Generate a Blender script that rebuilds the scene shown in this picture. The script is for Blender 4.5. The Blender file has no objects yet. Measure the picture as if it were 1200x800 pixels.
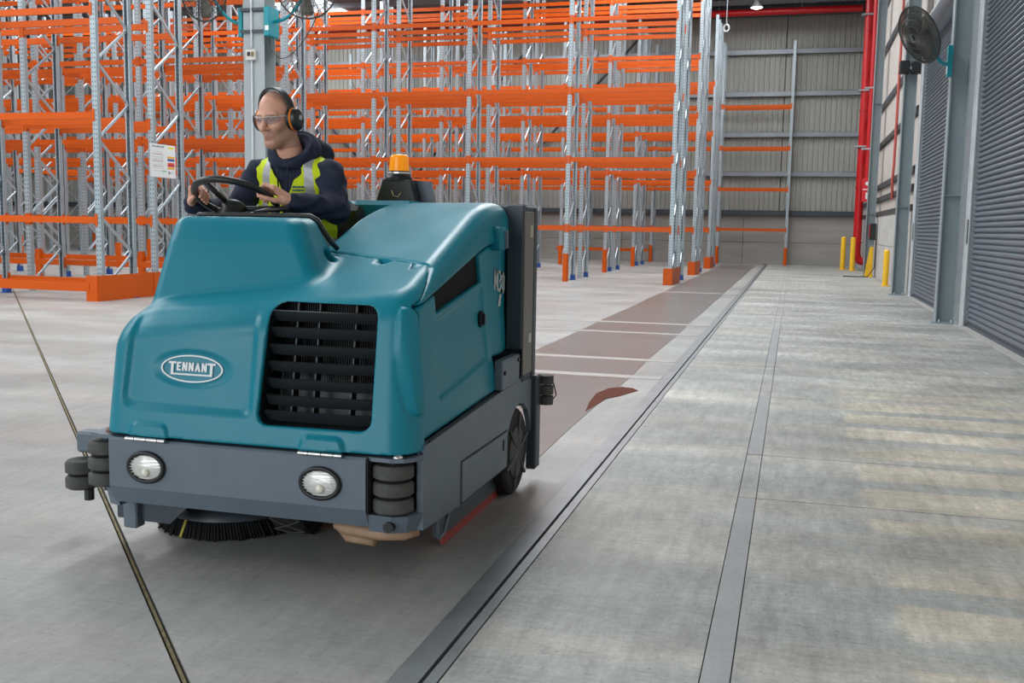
import bpy, math, random
import numpy as np
from mathutils import Vector, Matrix
random.seed(4)
C = bpy.context.scene.collection
S = bpy.context.scene
PI = math.pi

# ------------------------------------------------------------------ camera, sky, lights, exposure
cd = bpy.data.cameras.new('camera')
cam = bpy.data.objects.new('camera', cd); C.objects.link(cam)
cd.sensor_width = 36.0; cd.lens = 36.0 * 1180.8 / 1200.0
cd.clip_start = 0.05; cd.clip_end = 300
YAW, PITCH, ROLL, HC = 0.26937, -0.113297, 0.017609, 1.33
fwd = Vector((-math.sin(YAW) * math.cos(PITCH), math.cos(YAW) * math.cos(PITCH), math.sin(PITCH)))
rgt = Vector((math.cos(YAW), math.sin(YAW), 0)); upv = rgt.cross(fwd)
r2 = math.cos(ROLL) * rgt + math.sin(ROLL) * upv
u2 = -math.sin(ROLL) * rgt + math.cos(ROLL) * upv
M = Matrix.Identity(4)
for i in range(3):
    M[i][0] = r2[i]; M[i][1] = u2[i]; M[i][2] = -fwd[i]
M.translation = (0, 0, HC)
cam.matrix_world = M
S.camera = cam

w = bpy.data.worlds.new('sky'); S.world = w; w.use_nodes = True
bg = w.node_tree.nodes['Background']
bg.inputs[0].default_value = (0.86, 0.93, 1.0, 1); bg.inputs[1].default_value = 0.85   # overcast daylight through the open side

S.view_settings.view_transform = 'Standard'
S.view_settings.look = 'None'
S.view_settings.gamma = 1.0
S.view_settings.use_curve_mapping = False
S.view_settings.exposure = 0.0


def area_light(name, loc, rot, sx, sy, power, col=(1, 1, 1)):
    l = bpy.data.lights.new(name, 'AREA'); l.shape = 'RECTANGLE'; l.size = sx; l.size_y = sy
    l.energy = power; l.color = col
    o = bpy.data.objects.new(name, l); C.objects.link(o); o.location = loc; o.rotation_euler = rot
    return o


ROOF_Z = 10.35; NEAR_Y = -9.0
# daylight under each translucent roof strip (the strips themselves are built with the roof)
STRIPS = [(-25.0, 2.0, 18.0), (-25.0, 27.0, 18.0), (-15.0, 6.0, 18.0), (-15.0, 27.0, 18.0), (-4.5, 10.5, 9.0), (-4.5, 24.0, 15.0), (-1.5, 34.0, 9.0), (-9.5, 35.0, 10.0), (-20.0, 37.0, 8.0)]  # far strip over the right aisle is added to brighten the back wall
for (sx, sy, sl) in STRIPS:
    area_light('rooflight_daylight', (sx, sy, ROOF_Z - 0.12), (0, 0, 0), 2.4, sl, (1350 if sy < 30 else 800) * sl / 18, (0.95, 0.98, 1.0))

# fill light added behind the camera at left to brighten the machine front
area_light('front_fill_light', (-7.5, NEAR_Y + .1, 2.9), (PI / 2, 0, 0), 12.0, 5.6, 620, (0.93, 0.97, 1.0))

# ------------------------------------------------------------------ materials
MATS = {}


def mat(name, col=(0.5, 0.5, 0.5), rough=0.5, metal=0.0, noise=0.0, nscale=8.0, bump=0.0, bscale=60.0, spec=0.5,
        emit=None, alpha=None, trans=0.0, coat=0.0, vcol=None, sub=0.0, rvar=0.0, stretch=None):
    if name in MATS:
        return MATS[name]
    m = bpy.data.materials.new(name); m.use_nodes = True
    nt = m.node_tree; b = nt.nodes['Principled BSDF']
    b.inputs['Base Color'].default_value = (*col, 1); b.inputs['Roughness'].default_value = rough
    b.inputs['Metallic'].default_value = metal; b.inputs['Specular IOR Level'].default_value = spec
    b.inputs['Transmission Weight'].default_value = trans
    b.inputs['Coat Weight'].default_value = coat
    if sub:
        b.inputs['Subsurface Weight'].default_value = sub
        b.inputs['Subsurface Radius'].default_value = (0.012, 0.005, 0.003)
    if emit:
        b.inputs['Emission Color'].default_value = (*emit[0], 1); b.inputs['Emission Strength'].default_value = emit[1]
    tc = nt.nodes.new('ShaderNodeTexCoord'); src = tc.outputs['Object']
    if stretch:
        mp = nt.nodes.new('ShaderNodeMapping'); mp.inputs['Scale'].default_value = stretch
        nt.links.new(src, mp.inputs[0]); src = mp.outputs[0]
    base = None
    if vcol:
        a = nt.nodes.new('ShaderNodeAttribute'); a.attribute_name = vcol; base = a.outputs['Color']
        nt.links.new(base, b.inputs['Base Color'])
    if noise or rvar:
        n = nt.nodes.new('ShaderNodeTexNoise'); n.inputs['Scale'].default_value = nscale; n.inputs['Detail'].default_value = 6
        n.inputs['Roughness'].default_value = 0.65
        nt.links.new(src, n.inputs['Vector'])
        if noise:
            mr = nt.nodes.new('ShaderNodeMapRange'); mr.inputs[1].default_value = 0.25; mr.inputs[2].default_value = 0.75
            mr.inputs[3].default_value = 1 - noise; mr.inputs[4].default_value = 1 + noise
            nt.links.new(n.outputs[0], mr.inputs[0])
            mx = nt.nodes.new('ShaderNodeVectorMath'); mx.operation = 'SCALE'
            if base is not None:
                nt.links.new(base, mx.inputs[0])
            else:
                mx.inputs[0].default_value = col
            nt.links.new(mr.outputs[0], mx.inputs['Scale']); nt.links.new(mx.outputs[0], b.inputs['Base Color'])
        if rvar:
            mr = nt.nodes.new('ShaderNodeMapRange'); mr.inputs[1].default_value = 0.3; mr.inputs[2].default_value = 0.7
            mr.inputs[3].default_value = max(0.02, rough - rvar); mr.inputs[4].default_value = min(1, rough + rvar)
            nt.links.new(n.outputs[0], mr.inputs[0]); nt.links.new(mr.outputs[0], b.inputs['Roughness'])
    if bump:
        n2 = nt.nodes.new('ShaderNodeTexNoise'); n2.inputs['Scale'].default_value = bscale; n2.inputs['Detail'].default_value = 3
        nt.links.new(src, n2.inputs['Vector'])
        bp = nt.nodes.new('ShaderNodeBump'); bp.inputs['Strength'].default_value = bump; bp.inputs['Distance'].default_value = 0.004
        nt.links.new(n2.outputs[0], bp.inputs['Height']); nt.links.new(bp.outputs[0], b.inputs['Normal'])
    if alpha is not None:
        b.inputs['Alpha'].default_value = alpha
    MATS[name] = m
    return m


def concrete(name, col, rough, streak=0.10, blotch=0.14, crackle=0.05, warm=None, rv=0.1, spec=0.5, patch=False):
    """worn slab: cloudy tone, streaks along x from trucks, fine scuffs"""
    m = bpy.data.materials.new(name); m.use_nodes = True; nt = m.node_tree; b = nt.nodes['Principled BSDF']
    L = nt.links; g = nt.nodes.new('ShaderNodeNewGeometry')

    def noise(scale, st, det=6, ro=0.6):
        mp = nt.nodes.new('ShaderNodeMapping'); mp.inputs['Scale'].default_value = st; L.new(g.outputs['Position'], mp.inputs[0])
        n = nt.nodes.new('ShaderNodeTexNoise'); n.inputs['Scale'].default_value = scale; n.inputs['Detail'].default_value = det
        n.inputs['Roughness'].default_value = ro; L.new(mp.outputs[0], n.inputs['Vector']); return n.outputs[0]

    def rng(s, lo, hi, a=0.3, bb=0.7):
        r = nt.nodes.new('ShaderNodeMapRange'); r.inputs[1].default_value = a; r.inputs[2].default_value = bb
        r.inputs[3].default_value = lo; r.inputs[4].default_value = hi; L.new(s, r.inputs[0]); return r.outputs[0]

    def mul(a, bb):
        k = nt.nodes.new('ShaderNodeMath'); k.operation = 'MULTIPLY'; L.new(a, k.inputs[0]); L.new(bb, k.inputs[1]); return k.outputs[0]
    big = noise(0.75, (0.8, 1.1, 1), 8, 0.66)
    f = rng(big, 1 - blotch, 1 + blotch)
    st = noise(1.0, (0.55, 2.6, 1), 5, 0.55)
    f = mul(f, rng(st, 1 - streak, 1 + streak))
    fine = noise(26, (0.6, 1.3, 1), 9, 0.85)
    f = mul(f, rng(fine, 1 - crackle, 1 + crackle))
    sc = noise(3.0, (4.5, 0.8, 1), 8, 0.8)
    f = mul(f, rng(sc, 1 - crackle * 1.2, 1 + crackle * 1.2))
    # fine dark scuffs
    s2 = noise(5.0, (0.5, 7.0, 1), 10, 0.8)
    f = mul(f, rng(s2, 1 - 2.2 * crackle, 1.0, 0.30, 0.44))
    pit = noise(48, (1, 1, 1), 4, 0.7)
    f = mul(f, rng(pit, 1 - 2.0 * crackle, 1.0, 0.30, 0.40))
    fk = noise(15, (0.8, 1.2, 1), 8, 0.85)
    f = mul(f, rng(fk, 1.0, 1 + 1.3 * crackle, 0.55, 0.68))
    cm = nt.nodes.new('ShaderNodeMix'); cm.data_type = 'RGBA'
    cm.inputs[6].default_value = (*col, 1); cm.inputs[7].default_value = (*(warm or col), 1)
    wn = noise(0.9, (0.4, 1.7, 1), 3, 0.5)
    L.new(rng(wn, 0, 1, 0.44, 0.6), cm.inputs[0])
    basecol = cm.outputs[2]
    if patch:                                   # rows of bare buff patches ground along the door side
        sx = nt.nodes.new('ShaderNodeSeparateXYZ'); L.new(g.outputs['Position'], sx.inputs[0])

        def mth(op, a, bb=None, cc=None):
            k = nt.nodes.new('ShaderNodeMath'); k.operation = op
            for i_, q_ in enumerate((a, bb, cc)):
                if q_ is None: continue
                if isinstance(q_, (int, float)): k.inputs[i_].default_value = q_
                else: L.new(q_, k.inputs[i_])
            return k.outputs[0]
        wob = noise(0.8, (0.35, 1, 1), 4, 0.6)
        yy_ = mth('MULTIPLY_ADD', wob, 0.16, sx.outputs['Y'])
        ph_ = mth('PINGPONG', mth('ADD', yy_, 0.05), 0.285)
        row = rng(ph_, 0, 1, 0.085, 0.115)
        lowm = rng(noise(0.9, (0.25, 1.4, 1), 2, 0.5), 0, 1, 0.40, 0.47)
        xm = rng(mth('MULTIPLY_ADD', noise(2.5, (1, 1.6, 1), 3, 0.6), 0.22, sx.outputs['X']), 0, 1, 0.50, 0.54)
        ym = rng(sx.outputs['Y'], 1, 0, 8.0, 10.5)
        msk = mul(mul(row, xm), mul(lowm, ym))
        msk = mth('MULTIPLY', msk, 0.8)
        c2 = nt.nodes.new('ShaderNodeMix'); c2.data_type = 'RGBA'; L.new(msk, c2.inputs[0]); L.new(basecol, c2.inputs[6])
        c2.inputs[7].default_value = (0.50, 0.455, 0.37, 1); basecol = c2.outputs[2]
    v = nt.nodes.new('ShaderNodeVectorMath'); v.operation = 'SCALE'
    L.new(basecol, v.inputs[0]); L.new(f, v.inputs['Scale']); L.new(v.outputs[0], b.inputs['Base Color'])
    L.new(rng(big, rough - rv, rough + rv), b.inputs['Roughness'])
    b.inputs['Specular IOR Level'].default_value = spec
    bp = nt.nodes.new('ShaderNodeBump'); bp.inputs['Strength'].default_value = 0.12; bp.inputs['Distance'].default_value = 0.003
    L.new(fine, bp.inputs['Height']); L.new(bp.outputs[0], b.inputs['Normal'])
    MATS[name] = m
    return m


def steel_holes(name, col):
    """galvanised rack post with punched teardrop rows"""
    m = mat(name, col, 0.42, 0.55, noise=0.12, nscale=3)
    nt = m.node_tree; b = nt.nodes['Principled BSDF']; L = nt.links
    tc = nt.nodes.new('ShaderNodeTexCoord'); sp = nt.nodes.new('ShaderNodeSeparateXYZ'); L.new(tc.outputs['Object'], sp.inputs[0])

    def math_(op, a, v=None, vv=None):
        k = nt.nodes.new('ShaderNodeMath'); k.operation = op
        if hasattr(a, 'is_output') or not isinstance(a, (int, float)): L.new(a, k.inputs[0])
        else: k.inputs[0].default_value = a
        if vv is not None: L.new(vv, k.inputs[1])
        elif v is not None: k.inputs[1].default_value = v
        return k.outputs[0]
    pz = math_('PINGPONG', sp.outputs['Z'], 0.0375)
    hz = math_('LESS_THAN', pz, 0.013)
    px = math_('ABSOLUTE', math_('SUBTRACT', math_('ABSOLUTE', sp.outputs['X']), 0.024))
    hx = math_('LESS_THAN', px, 0.008)
    h = math_('MULTIPLY', hz, vv=hx)
    prev = b.inputs['Base Color'].links[0].from_socket
    mx = nt.nodes.new('ShaderNodeMix'); mx.data_type = 'RGBA'; L.new(h, mx.inputs[0]); L.new(prev, mx.inputs[6])
    mx.inputs[7].default_value = (0.07, 0.075, 0.08, 1); L.new(mx.outputs[2], b.inputs['Base Color'])
    return m


TEAL = mat('teal_plastic', (0.0, 0.215, 0.295), 0.36, spec=.4, noise=0.06, nscale=2.5, bump=0.05, bscale=180, rvar=0.06)
BLACKP = mat('black_plastic', (0.012, 0.013, 0.014), 0.42, bump=0.05, bscale=120)
GRILLE = mat('charcoal_plastic', (0.010, 0.014, 0.017), 0.38)
GREYM = mat('grey_painted_steel', (0.135, 0.172, 0.212), 0.42, noise=0.08, nscale=5, rvar=0.08)
GREYD = mat('dark_grey_painted_steel', (0.045, 0.06, 0.075), 0.42, noise=0.08, nscale=4)
RUBBER = mat('grey_rubber', (0.075, 0.075, 0.072), 0.75, noise=0.25, nscale=22, bump=0.25, bscale=70)
TYRE = mat('tyre_rubber', (0.018, 0.018, 0.018), 0.8, noise=0.3, nscale=30)
CHROME = mat('bright_steel', (0.75, 0.74, 0.72), 0.28, 1.0)
WHITE = mat('white_print', (0.85, 0.88, 0.88), 0.45)
SILVERP = mat('silver_print', (0.55, 0.60, 0.60), 0.4)
ORANGE = mat('orange_paint', (0.60, 0.090, 0.002), 0.40, spec=.28, noise=0.06, nscale=2)
POST = steel_holes('galvanised_post', (0.40, 0.465, 0.50))
GALV = mat('galvanised_steel', (0.48, 0.54, 0.58), 0.36, 0.6, noise=0.10, nscale=4)
BLUEP = mat('blue_paint', (0.01, 0.075, 0.32), 0.45)
COLUMN = mat('grey_column_paint', (0.25, 0.30, 0.32), 0.5, noise=0.10, nscale=1.2)
COLUMN2 = mat('pale_grey_column_paint', (0.36, 0.40, 0.41), 0.5, noise=0.08, nscale=1.2)
DOORM = mat('slate_roller_steel', (0.15, 0.18, 0.215), 0.32, 0.3, noise=0.10, nscale=3, stretch=(1, 0.2, 4))
PALE = mat('pale_steel', (0.62, 0.64, 0.65), 0.45, 0.2, noise=0.1, nscale=5)
CLAD = mat('zinc_cladding', (0.37, 0.378, 0.345), 0.5, 0.1, noise=0.10, nscale=1.5, stretch=(3, 1, 0.3))
GIRT = mat('girt_steel', (0.30, 0.33, 0.36), 0.45, 0.4, noise=0.08, nscale=2)
DARKG = mat('dark_girt_steel', (0.05, 0.05, 0.05), 0.6)
PRECAST = mat('precast_concrete', (0.33, 0.318, 0.29), 0.75, noise=0.16, nscale=1.1, bump=0.2, bscale=20, stretch=(0.5, 1, 3))
PANELW = mat('white_wall_panel', (0.50, 0.46, 0.425), 0.6, noise=0.1, nscale=1.0)
REDP = mat('red_pipe_paint', (0.52, 0.004, 0.008), 0.32, noise=0.08, nscale=3)
YELLOW = mat('yellow_paint', (0.86, 0.50, 0.01), 0.42, noise=0.08, nscale=6)
TEALB = mat('turquoise_paint', (0.0, 0.27, 0.33), 0.4)
WIRE = mat('dark_wire', (0.05, 0.05, 0.045), 0.5, 0.4)
BEIGE = mat('tan_rubber', (0.42, 0.27, 0.17), 0.6, noise=0.2, nscale=12)
REDR = mat('red_urethane', (0.30, 0.04, 0.03), 0.5, noise=0.15, nscale=14)
ROOFM = mat('roof_sheet', (0.20, 0.20, 0.20), 0.7)
LAMPGLASS = mat('headlamp_glass', (0.72, 0.72, 0.68), 0.12, 0.25, bump=0.5, bscale=90, stretch=(0.15, 1, 1))
AMBER = mat('amber_lens', (0.95, 0.36, 0.0), 0.2, trans=0.25, emit=((1.0, 0.36, 0.0), 0.3))
FLOOR_L = concrete('polished_concrete', (0.315, 0.328, 0.318), 0.40, streak=0.06, blotch=0.24, crackle=0.14, warm=(0.35, 0.345, 0.33), rv=0.08, spec=0.35)
FLOOR_R = concrete('worn_concrete', (0.325, 0.34, 0.325), 0.52, streak=0.16, blotch=0.36, crackle=0.26, warm=(0.41, 0.40, 0.365), rv=0.1, spec=0.4, patch=True)
FLOOR_WET = concrete('damp_concrete', (0.175, 0.168, 0.160), 0.30, streak=0.03, blotch=0.06, crackle=0.04, warm=(0.165, 0.152, 0.142), rv=0.015, spec=0.3)
STRIPC = concrete('strip_concrete', (0.30, 0.31, 0.315), 0.5, streak=0.05, blotch=0.12, crackle=0.10)
JOINT = mat('joint_shadow', (0.03, 0.03, 0.032), 0.8)
SEAL = mat('joint_sealant', (0.17, 0.135, 0.065), 0.8, noise=0.7, nscale=25)
GROOVE = mat('worn_joint_steel', (0.21, 0.225, 0.235), 0.42, 0.3, noise=0.22, nscale=5)

# ------------------------------------------------------------------ mesh helpers
ORG = {}


class MB:
    def __init__(s): s.v = []; s.f = []; s.m = []

    def add(s, vs, fs, mi=0):
        n = len(s.v); s.v += [tuple(p) for p in vs]; s.f += [tuple(n + i for i in f) for f in fs]; s.m += [mi] * len(fs); return s

    def box(s, x0, x1, y0, y1, z0, z1, mi=0, fn=None):
        vs = [(x, y, z) for x in (x0, x1) for y in (y0, y1) for z in (z0, z1)]
        if fn: vs = [fn(*p) for p in vs]
        return s.add(vs, [(0, 1, 3, 2), (4, 6, 7, 5), (0, 4, 5, 1), (2, 3, 7, 6), (0, 2, 6, 4), (1, 5, 7, 3)], mi)

    def bevbox(s, x0, x1, y0, y1, z0, z1, b, mi=0, fn=None):
        """box with chamfered vertical-and-horizontal edges (8-gon in each plane)"""
        vs = []; X = (x0, x1); Y = (y0, y1); Z = (z0, z1); idx = {}
        for i in (0, 1):
            for j in (0, 1):
                for k in (0, 1):
                    sx, sy, sz = (1 - 2 * i) * b, (1 - 2 * j) * b, (1 - 2 * k) * b
                    idx[i, j, k, 0] = len(vs); vs.append((X[i], Y[j] + sy, Z[k] + sz))
                    idx[i, j, k, 1] = len(vs); vs.append((X[i] + sx, Y[j], Z[k] + sz))
                    idx[i, j, k, 2] = len(vs); vs.append((X[i] + sx, Y[j] + sy, Z[k]))
        if fn: vs = [fn(*p) for p in vs]
        fs = []
        q = [(0, 0), (0, 1), (1, 1), (1, 0)]
        for i in (0, 1):
            fs.append([idx[i, a, c, 0] for a, c in q][::(1 if i else -1)])
            fs.append([idx[c, i, a, 1] for a, c in q][::(1 if i else -1)])
            fs.append([idx[a, c, i, 2] for a, c in q][::(1 if i else -1)])
        for i in (0, 1):
            for j in (0, 1):
                o = 1 if (i + j) % 2 == 0 else -1
                fs.append([idx[i, j, 0, 0], idx[i, j, 1, 0], idx[i, j, 1, 1], idx[i, j, 0, 1]][::o])
                fs.append([idx[0, i, j, 1], idx[1, i, j, 1], idx[1, i, j, 2], idx[0, i, j, 2]][::o])
                fs.append([idx[j, 0, i, 2], idx[j, 1, i, 2], idx[j, 1, i, 0], idx[j, 0, i, 0]][::o])
                for k in (0, 1):
                    fs.append([idx[i, j, k, t] for t in (0, 1, 2)][::(1 if (i + j + k) % 2 else -1)])
        return s.add(vs, fs, mi)

    def cyl(s, p0, p1, r0, r1=None, n=16, mi=0, cap=True):
        p0 = Vector(p0); p1 = Vector(p1); r1 = r0 if r1 is None else r1
        d = (p1 - p0).normalized(); a = d.orthogonal().normalized(); b = d.cross(a)
        vs = []
        for p, r in ((p0, r0), (p1, r1)):
            for i in range(n):
                t = 2 * PI * i / n; vs.append(p + (a * math.cos(t) + b * math.sin(t)) * r)
        fs = [(i, (i + 1) % n, n + (i + 1) % n, n + i) for i in range(n)]
        if cap: fs += [tuple(range(n))[::-1], tuple(range(n, 2 * n))]
        return s.add(vs, fs, mi)

    def tube(s, path, r, n=8, mi=0, closed=False):
        P = [Vector(p) for p in path]; N = len(P); vs = []; prev = None
        for i, p in enumerate(P):
            if closed: t = P[(i + 1) % N] - P[i - 1]
            else: t = P[min(i + 1, N - 1)] - P[max(i - 1, 0)]
            t.normalize()
            a = t.orthogonal().normalized() if prev is None else (prev - t * prev.dot(t)).normalized()
            prev = a; b = t.cross(a); rr = r[i] if isinstance(r, (list, tuple)) else r
            vs += [p + (a * math.cos(2 * PI * k / n) + b * math.sin(2 * PI * k / n)) * rr for k in range(n)]
        fs = []
        for i in range(N if closed else N - 1):
            j = (i + 1) % N
            fs += [(i * n + k, i * n + (k + 1) % n, j * n + (k + 1) % n, j * n + k) for k in range(n)]
        if not closed: fs += [tuple(range(n))[::-1], tuple(range((N - 1) * n, N * n))]
        return s.add(vs, fs, mi)

    def lathe(s, prof, c, axis, n=32, mi=0):
        """prof: list of (r, h) about point c along axis"""
        c = Vector(c); d = Vector(axis).normalized(); a = d.orthogonal().normalized(); b = d.cross(a); vs = []
        for (r, h) in prof:
            vs += [c + d * h + (a * math.cos(2 * PI * k / n) + b * math.sin(2 * PI * k / n)) * r for k in range(n)]
        fs = []
        for i in range(len(prof) - 1):
            fs += [(i * n + k, i * n + (k + 1) % n, (i + 1) * n + (k + 1) % n, (i + 1) * n + k) for k in range(n)]
        if prof[0][0] > 1e-6: fs.append(tuple(range(n))[::-1])
        if prof[-1][0] > 1e-6: fs.append(tuple(range((len(prof) - 1) * n, len(prof) * n)))
        return s.add(vs, fs, mi)

    def prism(s, pts, fn, mi=0):
        """pts 2D outline; fn(u,v,k) -> 3D for k=0,1"""
        n = len(pts); vs = [fn(u, v, 0) for u, v in pts] + [fn(u, v, 1) for u, v in pts]
        fs = [tuple(range(n))[::-1], tuple(range(n, 2 * n))] + [(i, (i + 1) % n, n + (i + 1) % n, n + i) for i in range(n)]
        return s.add(vs, fs, mi)

    def build(s, name, mats, parent=None, smooth=False, org=None, auto=None):
        o0 = Vector(org) if org is not None else (ORG[parent.name] if parent else Vector((0, 0, 0)))
        me = bpy.data.meshes.new(name)
        me.from_pydata([(p[0] - o0.x, p[1] - o0.y, p[2] - o0.z) for p in s.v], [], s.f)
        mats = mats if isinstance(mats, (list, tuple)) else [mats]
        for m_ in mats: me.materials.append(m_)
        if len(mats) > 1: me.polygons.foreach_set('material_index', s.m)
        if smooth: me.polygons.foreach_set('use_smooth', [True] * len(s.f))
        if auto: me.set_sharp_from_angle(angle=math.radians(auto)) if smooth else None
        me.validate(); me.update()
        return link(name, me, parent, o0)


def link(name, me, parent, o0):
    o = bpy.data.objects.new(name, me); C.objects.link(o)
    if parent:
        o.parent = parent
        d = o0 - ORG[parent.name]
        o.location = d
    else:
        o.location = o0
    ORG[o.name] = Vector(o0)
    return o


def inst(name, me, parent, loc, rz=0.0, rot=None):
    """another object sharing the mesh, standing at world loc"""
    o = bpy.data.objects.new(name, me); C.objects.link(o)
    loc = Vector(loc)
    if parent:
        o.parent = parent; o.location = loc - ORG[parent.name]
    else:
        o.location = loc
    o.rotation_euler = rot if rot else (0, 0, rz)
    ORG[o.name] = loc
    return o


def tag(o, label=None, cat=None, group=None, kind=None):
    if label: o['label'] = label
    if cat: o['category'] = cat
    if group: o['group'] = group
    if kind: o['kind'] = kind
    return o


def thing(name, label, cat, loc, group=None):
    o = bpy.data.objects.new(name, None); C.objects.link(o); o.location = loc; o.empty_display_size = 0.1
    ORG[o.name] = Vector(loc); return tag(o, label, cat, group)


def struct(name, mb, m, parent=None, smooth=False):
    o = mb.build(name, m, parent, smooth)
    if parent is None: o['kind'] = 'structure'
    return o


# ------------------------------------------------------------------ signed-distance modelling
f32 = np.float32


def ln(*a):
    return np.sqrt(sum(x * x for x in a))


def smin(a, b, k):
    h = np.clip(0.5 + 0.5 * (b - a) / k, 0, 1); return b + (a - b) * h - k * h * (1 - h)


def smax(a, b, k): return -smin(-a, -b, k)


def rint(ds, r):
    """rounded intersection of half-space distances"""
    m = ds[0]
    for d in ds[1:]: m = np.maximum(m, d)
    q = sum(np.maximum(d + r, 0) ** 2 for d in ds)
    return np.minimum(m, -r) + np.sqrt(q)


def sd_cap(P, a, b, ra, rb=None):
    rb = ra if rb is None else rb
    a = np.array(a, f32); b = np.array(b, f32); ba = b - a; l2 = float(ba @ ba) + 1e-9
    pa = [P[i] - a[i] for i in range(3)]
    h = np.clip((pa[0] * ba[0] + pa[1] * ba[1] + pa[2] * ba[2]) / l2, 0, 1)
    return ln(*[pa[i] - ba[i] * h for i in range(3)]) - (ra + (rb - ra) * h)


def sd_ell(P, c, r, B=None):
    """ellipsoid, axes B rows (local frame)"""
    q = [P[i] - c[i] for i in range(3)]
    if B is not None: q = [q[0] * B[k][0] + q[1] * B[k][1] + q[2] * B[k][2] for k in range(3)]
    k0 = ln(q[0] / r[0], q[1] / r[1], q[2] / r[2]); k1 = ln(q[0] / r[0] ** 2, q[1] / r[1] ** 2, q[2] / r[2] ** 2) + 1e-9
    return k0 * (k0 - 1) / k1


def sd_box(P, c, h, r=0.0, B=None):
    q = [P[i] - c[i] for i in range(3)]
    if B is not None: q = [q[0] * B[k][0] + q[1] * B[k][1] + q[2] * B[k][2] for k in range(3)]
    q = [np.abs(q[i]) - (h[i] - r) for i in range(3)]
    return ln(*[np.maximum(x, 0) for x in q]) + np.minimum(np.maximum(np.maximum(q[0], q[1]), q[2]), 0) - r


def rrect2(u, v, cu, cv, hu, hv, r):
    a = np.abs(u - cu) - hu + r; b = np.abs(v - cv) - hv + r
    return ln(np.maximum(a, 0), np.maximum(b, 0)) + np.minimum(np.maximum(a, b), 0) - r


def step(d, wd):
    """1 inside (d<0) to 0 outside over a ramp of width wd"""
    t = np.clip(0.5 - d / wd, 0, 1); return t * t * (3 - 2 * t)


def sdf_arrays(fn, lo, hi, h, relax=2):
    n = [int(math.ceil((hi[i] - lo[i]) / h)) + 1 for i in range(3)]
    ax = [(lo[i] + h * np.arange(n[i])).astype(f32) for i in range(3)]
    X = ax[0][:, None, None]; Y = ax[1][None, :, None]; Z = ax[2][None, None, :]
    F = np.broadcast_to(fn((X, Y, Z)), n).astype(f32)
    ins = F < 0
    cnt = np.zeros([k - 1 for k in n], np.int8)
    offs = [(i, j, k) for i in (0, 1) for j in (0, 1) for k in (0, 1)]
    sl = lambda o, d: slice(o, o + d - 1)
    for o in offs: cnt += ins[sl(o[0], n[0]), sl(o[1], n[1]), sl(o[2], n[2])]
    act = (cnt > 0) & (cnt < 8); I = np.argwhere(act)
    vals = np.stack([F[I[:, 0] + o[0], I[:, 1] + o[1], I[:, 2] + o[2]] for o in offs])
    acc = np.zeros((len(I), 3), f32); num = np.zeros(len(I), f32)
    for a in range(8):
        for b in range(a + 1, 8):
            d = [offs[b][i] - offs[a][i] for i in range(3)]
            if sum(map(abs, d)) != 1: continue
            va, vb = vals[a], vals[b]; cr = (va < 0) != (vb < 0)
            t = np.where(cr, va / np.where(cr, va - vb, 1), 0)
            for i in range(3): acc[:, i] += np.where(cr, offs[a][i] + t * d[i], 0)
            num += cr
    V = (I + acc / num[:, None]) * h + np.array(lo)
    vid = -np.ones(act.shape, np.int32); vid[act] = np.arange(len(I))
    quads = []
    for axd in range(3):
        b, c = (axd + 1) % 3, (axd + 2) % 3
        s0 = [slice(None)] * 3; s1 = [slice(None)] * 3
        s0[axd] = slice(0, n[axd] - 1); s1[axd] = slice(1, n[axd])
        ch = ins[tuple(s0)] != ins[tuple(s1)]
        E_ = np.argwhere(ch)
        ok = (E_[:, b] > 0) & (E_[:, c] > 0) & (E_[:, b] < n[b] - 1) & (E_[:, c] < n[c] - 1); E_ = E_[ok]
        if not len(E_): continue
        sg = ins[E_[:, 0], E_[:, 1], E_[:, 2]]

        def vv(db, dc):
            q = E_.copy(); q[:, b] += db; q[:, c] += dc; return vid[q[:, 0], q[:, 1], q[:, 2]]
        q = np.stack([vv(-1, -1), vv(0, -1), vv(0, 0), vv(-1, 0)], 1)
        q[~sg] = q[~sg][:, ::-1]; quads.append(q)
    Q = np.concatenate(quads)
    for _ in range(relax):
        s = np.zeros_like(V); k = np.zeros(len(V))
        for i in range(4):
            a, b = Q[:, i], Q[:, (i + 1) % 4]
            for d in range(3):
                s[:, d] += np.bincount(a, V[b, d], len(V)) + np.bincount(b, V[a, d], len(V))
            k += np.bincount(a, minlength=len(V)) + np.bincount(b, minlength=len(V))
        V = 0.5 * V + 0.5 * s / np.maximum(k, 1)[:, None]
    return V, Q


def mesh_np(name, V, Q, mats, parent, col=None, mi=None, smooth=True):
    o0 = ORG[parent.name] if parent else Vector((0, 0, 0))
    me = bpy.data.meshes.new(name); V = V - np.array(o0)
    me.vertices.add(len(V)); me.vertices.foreach_set('co', V.astype(f32).ravel())
    me.loops.add(Q.size); me.loops.foreach_set('vertex_index', Q.astype(np.int32).ravel())
    me.polygons.add(len(Q)); me.polygons.foreach_set('loop_start', np.arange(0, Q.size, 4, dtype=np.int32))
    me.polygons.foreach_set('loop_total', np.full(len(Q), 4, np.int32))
    for m_ in (mats if isinstance(mats, (list, tuple)) else [mats]): me.materials.append(m_)
    if mi is not None: me.polygons.foreach_set('material_index', mi.astype(np.int32))
    me.polygons.foreach_set('use_smooth', np.full(len(Q), smooth))
    if col is not None:
        at = me.color_attributes.new('tint', 'FLOAT_COLOR', 'POINT')
        at.data.foreach_set('color', np.concatenate([col, np.ones((len(col), 1))], 1).astype(f32).ravel())
    me.update(calc_edges=True); me.validate()
    return link(name, me, parent, o0)


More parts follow.
